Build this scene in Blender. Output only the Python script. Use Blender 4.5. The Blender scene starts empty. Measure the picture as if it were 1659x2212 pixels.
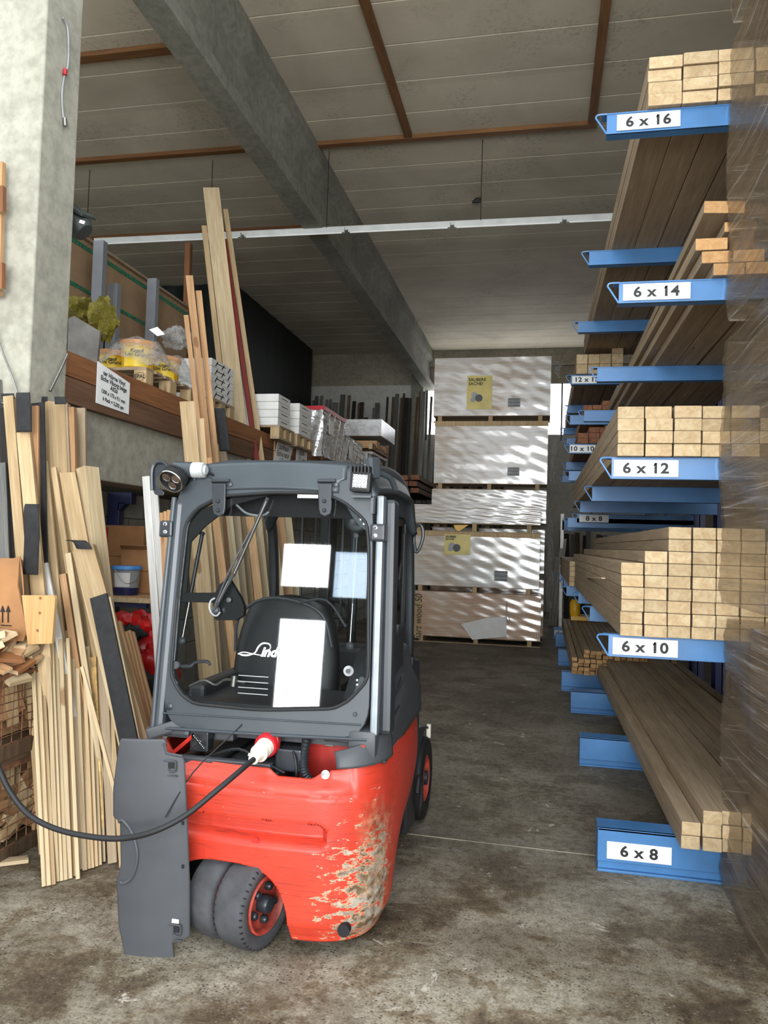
import bpy, bmesh, math, random
from mathutils import Vector, Matrix
random.seed(7)
R = random.Random(11)
SC = bpy.context.scene
COL = SC.collection
PI = math.pi

# ------------------------------------------------------------------ camera
F = 1660.0; CX, CY = 829.5, 1106.0; CAM_H = 1.6
_f = Vector((1172-CX, 1183-CY, F)).normalized()
_h = Vector((1, .030, 0))
_u = _f.cross(_h).normalized()
if _u.y > 0: _u = -_u
_r = _f.cross(_u)
if _r.x < 0: _r = -_r
def ray(x, y):
    d = Vector((x-CX, y-CY, F)); return Vector((d.dot(_r), d.dot(_f), d.dot(_u)))
def P(x, y, X=None, Y=None, Z=None):
    """point of the place seen at pixel (x, y) on the plane X=, Y= or Z="""
    r = ray(x, y)
    t = X/r.x if X is not None else (Y/r.y if Y is not None else (Z-CAM_H)/r.z)
    p = r*t; p.z += CAM_H; return p
def PP(x, y, q, n):
    r = ray(x, y); c = Vector((0, 0, CAM_H)); t = (Vector(q)-c).dot(Vector(n))/r.dot(Vector(n)); return c+r*t
cam = bpy.data.cameras.new('camera'); camo = bpy.data.objects.new('camera', cam); COL.objects.link(camo)
def tw(v): return Vector((v.dot(_r), v.dot(_f), v.dot(_u)))
ax, ay, az = tw(Vector((1,0,0))), tw(Vector((0,-1,0))), tw(Vector((0,0,-1)))
camo.matrix_world = Matrix(((ax.x,ay.x,az.x,0),(ax.y,ay.y,az.y,0),(ax.z,ay.z,az.z,CAM_H),(0,0,0,1)))
cam.sensor_fit = 'VERTICAL'; cam.sensor_height = 36; cam.lens = F/2212*36; cam.clip_end = 200; cam.clip_start = .05
SC.camera = camo

# ------------------------------------------------------------------ world, daylight, exposure
w = bpy.data.worlds.new('sky'); SC.world = w; w.use_nodes = True
bg = w.node_tree.nodes['Background']; bg.inputs[0].default_value = (.86, .93, 1, 1); bg.inputs[1].default_value = 1.6
def area(name, loc, target, sx, sy, power, color=(1,1,1)):
    l = bpy.data.lights.new(name, 'AREA'); l.shape = 'RECTANGLE'; l.size = sx; l.size_y = sy; l.energy = power; l.color = color
    o = bpy.data.objects.new(name, l); COL.objects.link(o); o.location = loc
    o.rotation_euler = (Vector(target)-Vector(loc)).to_track_quat('-Z', 'Y').to_euler(); return o
AREA_W = [60, 25, 8, 760]   # daylight: doorway, two windows and, made up for fill, the gate across the yard
SC.view_settings.view_transform = 'Standard'; SC.view_settings.look = 'None'
SC.view_settings.gamma = 1; SC.view_settings.use_curve_mapping = False
SC.view_settings.exposure = 0.66

# ------------------------------------------------------------------ materials
def lin(c):
    return tuple(((v/255)/12.92 if v/255 <= .04045 else ((v/255+.055)/1.055)**2.4) for v in c)+(1,)
class NT:
    def __init__(s, name):
        s.m = bpy.data.materials.new(name); s.m.use_nodes = True; s.t = s.m.node_tree
        s.b = s.t.nodes['Principled BSDF']; s.out = s.t.nodes['Material Output']
    def n(s, typ, **kw):
        nd = s.t.nodes.new(typ)
        for k, v in kw.items():
            if k.startswith('i_'):
                k = k[2:]; k = int(k) if k.isdigit() else k.replace('_', ' ')
                nd.inputs[k].default_value = v
            else: setattr(nd, k, v)
        return nd
    def l(s, a, b): s.t.links.new(a, b)
    def coord(s, scale=(1,1,1), rand=True, kind='Object'):
        tc = s.n('ShaderNodeTexCoord'); mp = s.n('ShaderNodeMapping'); mp.inputs['Scale'].default_value = scale
        s.l(tc.outputs[kind], mp.inputs['Vector'])
        if rand:
            oi = s.n('ShaderNodeObjectInfo'); mu = s.n('ShaderNodeMath', operation='MULTIPLY', i_1=57.0)
            s.l(oi.outputs['Random'], mu.inputs[0]); cb = s.n('ShaderNodeCombineXYZ')
            for k in range(3): s.l(mu.outputs[0], cb.inputs[k])
            s.l(cb.outputs[0], mp.inputs['Location'])
        return mp.outputs[0]
    def noise(s, vec, scale, detail=3, rough=.55, dist=0):
        n = s.n('ShaderNodeTexNoise'); n.inputs['Scale'].default_value = scale; n.inputs['Detail'].default_value = detail
        n.inputs['Roughness'].default_value = rough; n.inputs['Distortion'].default_value = dist; s.l(vec, n.inputs['Vector']); return n.outputs['Fac']
    def ramp(s, fac, stops):
        r = s.n('ShaderNodeValToRGB'); e = r.color_ramp.elements
        while len(e) < len(stops): e.new(.5)
        for k, (p, c) in enumerate(stops):
            e[k].position = p; e[k].color = c if len(c) == 4 else lin(c)
        s.l(fac, r.inputs[0]); return r.outputs[0]
    def mix(s, a, b, fac, mode='MIX'):
        m = s.n('ShaderNodeMix', data_type='RGBA', blend_type=mode)
        for v, k in ((a, 6), (b, 7)):
            if isinstance(v, tuple): m.inputs[k].default_value = v if len(v) == 4 else lin(v)
            else: s.l(v, m.inputs[k])
        if isinstance(fac, (int, float)): m.inputs[0].default_value = fac
        else: s.l(fac, m.inputs[0])
        return m.outputs[2]
    def bump(s, h, strength=.2, dist=.01):
        b = s.n('ShaderNodeBump'); b.inputs['Strength'].default_value = strength; b.inputs['Distance'].default_value = dist
        s.l(h, b.inputs['Height']); s.l(b.outputs[0], s.b.inputs['Normal']); return b
    def math(s, op, a, b=None):
        m = s.n('ShaderNodeMath', operation=op)
        for k, v in ((0, a), (1, b)):
            if v is None: continue
            if isinstance(v, (int, float)): m.inputs[k].default_value = v
            else: s.l(v, m.inputs[k])
        return m.outputs[0]
BLK = (0,0,0,1); WHT = (1,1,1,1)
def plain(name, c, rough=.5, metal=0, spec=.5, bumpy=0, vary=.12, scale=6):
    t = NT(name); v = t.coord(); n = t.noise(v, scale, 4)
    d = tuple(x*(1-vary) for x in c); b = tuple(min(255, x*(1+vary)) for x in c)
    t.l(t.ramp(n, [(.3, d), (.7, b)]), t.b.inputs['Base Color'])
    t.b.inputs['Roughness'].default_value = rough; t.b.inputs['Metallic'].default_value = metal
    t.b.inputs['Specular IOR Level'].default_value = spec
    if bumpy: t.bump(t.noise(v, scale*8, 3), bumpy, .004)
    return t.m
def wood(name, dark, light, knot=(120, 80, 45), rough=.65, vary=.25):
    """length runs along the object's local Z; every board gets its own grain and tone"""
    t = NT(name); v = t.coord((9, 9, .55)); n = t.noise(v, 3.2, 5, .6, .6)
    v2 = t.coord((60, 60, 1.5)); n2 = t.noise(v2, 3, 2)
    c = t.ramp(n, [(.28, dark), (.5, tuple((a+b)/2 for a, b in zip(dark, light))), (.72, light)])
    c = t.mix(c, t.ramp(n2, [(.3, (200,200,200)), (.7, (255,255,255))]), .55, 'MULTIPLY')
    v3 = t.coord((7, 7, 2.2)); k = t.noise(v3, 1.6, 1)
    c = t.mix(c, knot, t.ramp(k, [(.74, BLK), (.78, (.7,.7,.7,1))]))
    oi = t.n('ShaderNodeObjectInfo'); hv = t.n('ShaderNodeHueSaturation')
    mr = t.n('ShaderNodeMapRange'); mr.inputs['To Min'].default_value = 1-vary; mr.inputs['To Max'].default_value = 1+vary*.35
    t.l(oi.outputs['Random'], mr.inputs['Value']); t.l(mr.outputs[0], hv.inputs['Value']); t.l(c, hv.inputs['Color'])
    t.l(hv.outputs[0], t.b.inputs['Base Color']); t.b.inputs['Roughness'].default_value = rough
    t.b.inputs['Specular IOR Level'].default_value = .25; t.bump(n2, .12, .003); return t.m
def endgrain(name, a, b):
    t = NT(name); v = t.coord((1,1,.2)); n = t.noise(v, 22, 4, .6, 1.5); n2 = t.noise(v, 6, 2)
    c = t.mix(t.ramp(n, [(.3, a), (.7, b)]), t.ramp(n2, [(.3, (222,214,202)), (.7, (255,255,255))]), .6, 'MULTIPLY')
    oi = t.n('ShaderNodeObjectInfo'); hv = t.n('ShaderNodeHueSaturation'); mr = t.n('ShaderNodeMapRange')
    mr.inputs['To Min'].default_value = .82; mr.inputs['To Max'].default_value = 1.05
    t.l(oi.outputs['Random'], mr.inputs['Value']); t.l(mr.outputs[0], hv.inputs['Value']); t.l(c, hv.inputs['Color'])
    t.l(hv.outputs[0], t.b.inputs['Base Color']); t.b.inputs['Roughness'].default_value = .8; t.b.inputs['Specular IOR Level'].default_value = .15; return t.m
M = {}
M['pine'] = wood('pine', (176,146,104), (206,180,140))
M['pine_pale'] = wood('pine_pale', (182,158,120), (210,190,154), vary=.15)
M['pine_warm'] = wood('pine_warm', (168,124,84), (202,162,118), vary=.15)
M['pine_grey'] = wood('pine_grey', (150,130,104), (184,162,132), vary=.15)
M['stack'] = wood('stack_timber', (150,130,104), (182,160,132), vary=.12)
M['old_wood'] = wood('old_wood', (84,66,50), (126,104,80), vary=.4)
M['dark_wood'] = wood('dark_wood', (40,34,28), (70,62,54), vary=.6)
M['brown'] = wood('brown_board', (122,80,50), (160,108,70), vary=.15)
M['brown_dark'] = wood('brown_dark_board', (96,70,52), (126,94,72), vary=.15)
M['batten'] = wood('ceiling_batten', (104,70,42), (138,98,60), vary=.15)
M['white_board'] = wood('white_board', (190,186,178), (222,220,214), vary=.1)
M['grey_board'] = wood('grey_board', (92,92,88), (150,148,142), vary=.5)
M['red_board'] = wood('red_board', (104,34,28), (128,46,38), vary=.1)
M['end'] = endgrain('end_grain', (186,158,120), (212,192,156))
M['end_warm'] = endgrain('end_grain_warm', (182,138,92), (208,168,120))
M['end_dark'] = endgrain('end_grain_dark', (120,80,60), (170,120,92))
M['ply'] = wood('plywood', (190,146,92), (216,176,122), vary=.05)
M['osb'] = plain('osb', (196,160,100), .7, vary=.25, scale=30, bumpy=.3)
M['blue'] = plain('blue_paint', (66,118,170), .38, vary=.08, scale=4)
M['navy'] = plain('navy_paint', (28,36,84), .4)
M['white'] = plain('white_paper', (232,232,228), .6, vary=.03)
M['ink'] = plain('black_ink', (22,22,24), .6)
M['black'] = plain('black_rubber', (20,20,21), .6, bumpy=.2)
M['felt'] = plain('black_roofing_felt', (24,24,25), .75, bumpy=.5, vary=.3, scale=30)
M['tyre'] = plain('tyre_rubber', (62,62,64), .75, bumpy=.25, vary=.2, scale=10)
M['dark'] = plain('dark_interior', (16,16,18), .7)
M['plastic'] = plain('dark_grey_plastic', (62,64,67), .48, vary=.1, scale=3, bumpy=.08)
M['frame'] = plain('slate_grey_paint', (58,64,68), .33, vary=.1, scale=3)
M['frame_dark'] = plain('charcoal_paint', (38,42,46), .35, vary=.12)
M['seat'] = plain('seat_vinyl', (26,27,29), .5)
M['chrome'] = plain('bright_metal', (200,200,200), .22, metal=1)
M['steel'] = plain('dull_steel', (140,138,132), .4, metal=.9)
M['cream'] = plain('cream_plastic', (228,222,204), .4, vary=.04)
M['redplug'] = plain('red_plastic', (170,28,36), .35)
M['red_in'] = plain('red_inner_paint', (176,34,22), .45, vary=.15)
M['rim'] = plain('faded_red_rim', (150,56,42), .6, vary=.3, scale=14)
M['yellow'] = plain('yellow_plastic', (232,176,26), .35, vary=.05)
M['amber'] = plain('orange_lid', (232,150,30), .35, vary=.05)
M['grey_post'] = plain('grey_square_post', (122,124,128), .5, vary=.04)
M['lightgrey'] = plain('light_grey', (150,152,152), .5)
M['card'] = plain('cardboard', (158,112,70), .75, vary=.08)
M['whitebox'] = plain('white_carton', (214,212,206), .6, vary=.04)
M['redbag'] = plain('red_sack', (168,22,20), .3, vary=.2)
M['green'] = plain('dark_green_tarpaulin', (6,20,16), .6, vary=.4, scale=2)
M['rust'] = plain('rusty_wire', (104,70,46), .7, vary=.3, scale=20)
M['housing'] = plain('white_enamel', (200,202,198), .4, vary=.05)
M['speaker'] = plain('grey_green_housing', (66,72,70), .5)
M['bucket'] = plain('grey_bucket', (150,154,154), .35, vary=.05)
M['lidblue'] = plain('blue_lid', (70,130,190), .35)
M['cloth'] = plain('dusty_plastic_sheet', (110,104,96), .5, vary=.2)
# concrete with formwork stains
def concrete(name, a, b, scale=.9, wear=.35, bumpy=.15):
    t = NT(name); v = t.coord(rand=False); n = t.noise(v, scale, 6, .65, .3); n2 = t.noise(v, 14, 5, .6)
    c = t.ramp(n, [(.3, a), (.7, b)]); c = t.mix(c, t.ramp(n2, [(.35, (150,150,146)), (.6, (255,255,255))]), wear, 'MULTIPLY')
    t.l(c, t.b.inputs['Base Color']); t.b.inputs['Roughness'].default_value = .85; t.b.inputs['Specular IOR Level'].default_value = .2
    t.bump(n2, bumpy, .004); return t.m
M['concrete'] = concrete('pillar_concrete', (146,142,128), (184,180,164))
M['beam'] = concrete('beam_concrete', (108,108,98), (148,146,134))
M['backwall'] = concrete('wall_concrete', (136,128,112), (160,152,134))
M['whitewall'] = concrete('white_wall', (170,168,160), (200,198,190), wear=.2)
def floor_mat():
    t = NT('floor_concrete'); v = t.coord(rand=False)
    big = t.noise(v, .7, 9, .66, .2); mid = t.noise(v, 2.2, 9, .72, .25); hi = t.noise(v, 22, 7, .8); fine = t.noise(v, 95, 3, .75)
    c = t.ramp(big, [(.38, (134,126,110)), (.47, (154,147,132)), (.52, (182,177,162)), (.62, (196,192,178))])
    c = t.mix(c, t.ramp(mid, [(.38, (138,118,96)), (.46, (188,172,150)), (.50, (236,232,226)), (.66, (255,255,255))]), .85, 'MULTIPLY')
    sp = t.n('ShaderNodeSeparateXYZ'); t.l(v, sp.inputs[0])
    wob = t.math('ADD', sp.outputs[1], t.math('MULTIPLY', t.noise(v, 1.6, 6, .65), 2.2))
    edge = t.n('ShaderNodeMapRange'); edge.inputs['From Min'].default_value = 4.3; edge.inputs['From Max'].default_value = 5.4; t.l(wob, edge.inputs['Value'])
    c = t.mix(c, t.mix(c, (118,114,106), .55), edge.outputs[0])
    rough_zone = t.math('SUBTRACT', 1.0, edge.outputs[0])
    # exposed aggregate: dark pits and pale pebbles
    vo = t.n('ShaderNodeTexVoronoi', i_Scale=66.0); t.l(v, vo.inputs['Vector'])
    vc = t.n('ShaderNodeSeparateXYZ'); t.l(vo.outputs['Color'], vc.inputs[0])
    dot = t.ramp(vo.outputs['Distance'], [(.22, WHT), (.36, BLK)])
    patch = t.ramp(t.noise(v, 3.1, 6, .7), [(.42, BLK), (.54, WHT)])
    dk = t.math('MULTIPLY', t.math('MULTIPLY', dot, t.ramp(vc.outputs[0], [(.45, BLK), (.5, WHT)])), t.math('MULTIPLY', rough_zone, patch))
    lt = t.math('MULTIPLY', t.math('MULTIPLY', dot, t.ramp(vc.outputs[1], [(.5, BLK), (.6, WHT)])), t.math('MULTIPLY', rough_zone, patch))
    c = t.mix(c, (196,190,176), t.math('MULTIPLY', lt, .45))
    c = t.mix(c, (62,54,46), t.math('MULTIPLY', dk, .8))
    c = t.mix(c, t.ramp(hi, [(.36, (140,130,118)), (.5, (226,222,214)), (.62, (255,255,255))]), .75, 'MULTIPLY')
    c = t.mix(c, t.ramp(fine, [(.36, (120,112,102)), (.5, (222,218,212)), (.64, (255,255,255))]), .6, 'MULTIPLY')
    wh = t.ramp(t.noise(v, 3.4, 8, .75, 1.2), [(.63, BLK), (.655, WHT)])
    c = t.mix(c, (204,198,184), t.math('MULTIPLY', wh, .6))
    sg = t.n('ShaderNodeMapping'); sg.inputs['Scale'].default_value = (.5, 3.5, 1); sg.inputs['Rotation'].default_value = (0,0,-.12); t.l(v, sg.inputs['Vector'])
    scuff = t.ramp(t.noise(sg.outputs[0], 3.0, 7, .72), [(.63, BLK), (.68, WHT)])
    c = t.mix(c, (190,184,170), t.math('MULTIPLY', scuff, .35))
    t.l(c, t.b.inputs['Base Color']); t.b.inputs['Roughness'].default_value = .7; t.b.inputs['Specular IOR Level'].default_value = .3
    t.bump(t.math('ADD', t.math('MULTIPLY', fine, .6), t.math('ADD', t.math('MULTIPLY', hi, .8), t.math('MULTIPLY', dk, -1.0))), .35, .006); return t.m
M['floor'] = floor_mat()
def ceiling_mat():
    t = NT('ceiling_panels'); v = t.coord(rand=False); sp = t.n('ShaderNodeSeparateXYZ'); t.l(v, sp.inputs[0])
    n = t.noise(v, .8, 5, .6, .4); n2 = t.noise(v, 24, 4, .6)
    c = t.ramp(n, [(.3, (178,168,148)), (.7, (206,196,176))])
    mould = t.math('MULTIPLY', t.ramp(t.noise(v, .9, 3), [(.5, BLK), (.62, WHT)]), t.ramp(t.noise(v, 26, 5, .8), [(.52, BLK), (.6, WHT)]))
    c = t.mix(c, (70,64,56), t.math('MULTIPLY', mould, .36))
    pid = t.math('FLOOR', t.math('DIVIDE', t.math('ADD', sp.outputs[1], .05), .625))
    wn = t.n('ShaderNodeTexWhiteNoise', noise_dimensions='1D'); t.l(pid, wn.inputs['W'])
    hv = t.n('ShaderNodeHueSaturation'); mr = t.n('ShaderNodeMapRange'); mr.inputs['To Min'].default_value = .92; mr.inputs['To Max'].default_value = 1.05
    t.l(wn.outputs['Value'], mr.inputs['Value']); t.l(mr.outputs[0], hv.inputs['Value']); t.l(c, hv.inputs['Color'])
    t.l(hv.outputs[0], t.b.inputs['Base Color']); t.b.inputs['Roughness'].default_value = .85; t.bump(n2, .1, .003); return t.m
M['ceiling'] = ceiling_mat()
M['mortar'] = plain('joint_mortar', (216,206,186), .8)  # joint mortar, coloured pale to imitate panel edges catching light
def block_mat():
    t = NT('white_block_wall'); v = t.coord(rand=False)
    sp = t.n('ShaderNodeSeparateXYZ'); t.l(v, sp.inputs[0]); cb = t.n('ShaderNodeCombineXYZ'); t.l(sp.outputs[1], cb.inputs[0]); t.l(sp.outputs[2], cb.inputs[1])
    br = t.n('ShaderNodeTexBrick', i_Scale=1.0); br.inputs['Color1'].default_value = lin((196,194,184)); br.inputs['Color2'].default_value = lin((180,178,170))
    br.inputs['Mortar'].default_value = lin((120,118,110)); br.inputs['Mortar Size'].default_value = .006; br.inputs['Brick Width'].default_value = .5; br.inputs['Row Height'].default_value = .25
    t.l(cb.outputs[0], br.inputs['Vector']); n = t.noise(v, 5, 5)
    t.l(t.mix(br.outputs[0], t.ramp(n, [(.3, (170,168,160)), (.6, (255,255,255))]), .6, 'MULTIPLY'), t.b.inputs['Base Color']); t.b.inputs['Roughness'].default_value = .85
    t.bump(n, .2, .01); return t.m
M['block'] = block_mat()
def red_mat():
    """orange-red truck paint, scraped down to primer and metal at the exposed rear corner"""
    t = NT('worn_red_paint'); v = t.coord(rand=False); sp = t.n('ShaderNodeSeparateXYZ'); t.l(v, sp.inputs[0])
    n = t.noise(v, 3, 4); c = t.ramp(n, [(.3, (188,50,32)), (.7, (204,66,44))])
    st = t.n('ShaderNodeMapping'); st.inputs['Scale'].default_value = (2.5, 2.5, 90); t.l(v, st.inputs['Vector'])
    sc = t.noise(st.outputs[0], 3, 5, .7); c = t.mix(c, (128,44,34), t.math('MULTIPLY', t.ramp(sc, [(.54, BLK), (.64, WHT)]), .75))
    mx = t.n('ShaderNodeMapRange'); mx.inputs['From Min'].default_value = .24; mx.inputs['From Max'].default_value = .52; t.l(sp.outputs[0], mx.inputs['Value'])
    mz = t.n('ShaderNodeMapRange'); mz.inputs['From Min'].default_value = .68; mz.inputs['From Max'].default_value = .30; t.l(sp.outputs[2], mz.inputs['Value'])
    my = t.n('ShaderNodeMapRange'); my.inputs['From Min'].default_value = .12; my.inputs['From Max'].default_value = -.06; t.l(sp.outputs[1], my.inputs['Value'])
    wear = t.math('MULTIPLY', t.math('MULTIPLY', mx.outputs[0], mz.outputs[0]), my.outputs[0])
    st2 = t.n('ShaderNodeMapping'); st2.inputs['Scale'].default_value = (4, 4, 11); t.l(v, st2.inputs['Vector'])
    ch = t.noise(st2.outputs[0], 4, 6, .72)
    th = t.math('SUBTRACT', t.math('ADD', ch, t.math('MULTIPLY', wear, .30)), .655)
    mask = t.ramp(t.math('MULTIPLY', th, 14), [(.3, BLK), (.6, WHT)])
    mask2 = t.ramp(t.math('MULTIPLY', th, 14), [(.7, BLK), (1, WHT)])
    c = t.mix(c, (196,176,142), mask); c = t.mix(c, t.ramp(t.noise(v, 22, 4), [(.4, (96,74,50)), (.6, (170,160,146))]), mask2)
    cr = t.n('ShaderNodeMapRange'); cr.inputs['From Min'].default_value = .44; cr.inputs['From Max'].default_value = .50; t.l(sp.outputs[0], cr.inputs['Value'])
    cz = t.n('ShaderNodeMapRange'); cz.inputs['From Min'].default_value = .66; cz.inputs['From Max'].default_value = .5; t.l(sp.outputs[2], cz.inputs['Value'])
    rub = t.math('MULTIPLY', t.math('MULTIPLY', cr.outputs[0], cz.outputs[0]), t.math('MULTIPLY', my.outputs[0], t.ramp(t.noise(v, 7, 6, .7), [(.44, BLK), (.52, WHT)])))
    c = t.mix(c, t.ramp(t.noise(v, 20, 5), [(.4, (92,68,46)), (.62, (176,150,116))]), t.math('MULTIPLY', rub, .55))
    # dry grey scuffs spread over the casting
    ch2 = t.noise(st2.outputs[0], 2.1, 6, .8); c = t.mix(c, (190,160,130), t.ramp(ch2, [(.71, BLK), (.73, WHT)]))
    t.l(c, t.b.inputs['Base Color']); t.b.inputs['Roughness'].default_value = .42; t.bump(ch, .15, .003); return t.m
M['red'] = red_mat()
def glass_mat(name, tint, gloss=.10, rough=.02):
    t = NT(name); tr = t.n('ShaderNodeBsdfTransparent'); tr.inputs[0].default_value = tint; g = t.n('ShaderNodeBsdfGlossy'); g.inputs['Roughness'].default_value = rough
    fr = t.n('ShaderNodeFresnel', i_IOR=1.5); f = t.math('ADD', fr.outputs[0], gloss-.04); mx = t.n('ShaderNodeMixShader')
    t.l(f, mx.inputs[0]); t.l(tr.outputs[0], mx.inputs[1]); t.l(g.outputs[0], mx.inputs[2]); t.l(mx.outputs[0], t.out.inputs[0]); return t.m
M['glass'] = glass_mat('window_glass', (.9,.92,.92,1), .06)
M['lightsteel'] = plain('silver_grey_paint', (128,134,138), .35, metal=.4)
M['silverpaint'] = plain('silver_cap', (188,190,190), .35, metal=.3)
M['lens'] = plain('lamp_lens', (190,190,184), .15, metal=.6)
def film_mat(name, tint, scale, opac, rough=.25, streak=(.6,.6,9), body=(120,104,88), rot=0, k=5):
    """stretch film: clear sheet with cloudy stretched streaks, painted highlight bands and sharp creases"""
    t = NT(name); rm = t.n('ShaderNodeVectorRotate', rotation_type='X_AXIS', i_Angle=rot); tc_ = t.n('ShaderNodeTexCoord'); t.l(tc_.outputs['Object'], rm.inputs['Vector']); mp_ = t.n('ShaderNodeMapping'); mp_.inputs['Scale'].default_value = streak; t.l(rm.outputs[0], mp_.inputs['Vector']); v = mp_.outputs[0]; n = t.noise(v, scale, 6, .7, .3); n2 = t.noise(v, scale*k, 5, .75, .1)
    tr = t.n('ShaderNodeBsdfTransparent'); tr.inputs[0].default_value = tint
    t.l(t.ramp(n2, [(.4, body), (.58, tuple(min(255, x*1.25) for x in body)), (.65, (214,212,208))]), t.b.inputs['Base Color'])  # palest stop paints bright highlight streaks into the film colour
    t.b.inputs['Roughness'].default_value = rough; t.b.inputs['Specular IOR Level'].default_value = .8
    t.bump(t.math('ADD', n, t.math('MULTIPLY', n2, .6)), 1.0, .04)
    f = t.ramp(n, [(.3, (opac[0],)*3+(1,)), (.7, (opac[1],)*3+(1,))]); mx = t.n('ShaderNodeMixShader')
    t.l(f, mx.inputs[0]); t.l(tr.outputs[0], mx.inputs[1]); t.l(t.b.outputs[0], mx.inputs[2]); t.l(mx.outputs[0], t.out.inputs[0]); return t.m
def wrapped(name, body, white=.5, streak=(.7,.7,15)):
    """cardboard under tight stretch film: horizontally streaked, milky and shiny, gleam painted into the whitest streaks"""
    t = NT(name); v = t.coord(streak); n = t.noise(v, 1.5, 6, .7, .25); n2 = t.noise(v, 5, 4, .7); pl = t.coord((1,1,1)); big = t.noise(pl, 1.3, 3)
    c = t.ramp(t.math('ADD', t.math('MULTIPLY', n, .5), t.math('MULTIPLY', big, .5)), [(.36, body), (.5+.3*(.5-white), tuple(.5*a+.5*b for a, b in zip(body, (214,214,212)))), (.72, (222,223,222))])  # white is partly milky film, partly painted gleam
    t.l(c, t.b.inputs['Base Color']); t.b.inputs['Roughness'].default_value = .28; t.b.inputs['Specular IOR Level'].default_value = .9
    t.b.inputs['Coat Weight'].default_value = 1; t.b.inputs['Coat Roughness'].default_value = .16; t.b.inputs['Coat IOR'].default_value = 1.9
    t.bump(t.math('ADD', n, t.math('MULTIPLY', n2, .6)), .45, .03); return t.m
M['film'] = film_mat('stretch_film', (.9,.86,.80,1), 1.2, (.28,.78), streak=(1,.30,17), body=(112,98,80), rot=0, rough=.15, k=2.3)
M['packdark'] = plain('brown_wrapped_carton', (108,92,76), .7, vary=.15)
M['filmclear'] = film_mat('clear_film', (.95,.95,.95,1), 4, (.12,.6), body=(190,188,184), streak=(3,3,3))
M['filmyellow'] = film_mat('yellow_film', (.8,.76,.25,1), 4, (.45,.9), body=(150,138,44), streak=(3,3,3))
M['wrap'] = wrapped('wrapped_cardboard', (178,150,118), .7)
M['wrapb'] = wrapped('wrapped_brown_cardboard', (172,118,66), .2)
M['silver'] = wrapped('wrapped_silver', (96,90,84), .6, (5,5,9))
def emis(name, c, s):
    t = NT(name); e = t.n('ShaderNodeEmission', i_Color=c, i_Strength=s); t.l(e.outputs[0], t.out.inputs[0]); return t.m
M['daylight'] = emis('daylit_pane', (.95,.97,1,1), 3.2)
M['led'] = emis('green_led', (.1,1,.1,1), 3)

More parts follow.
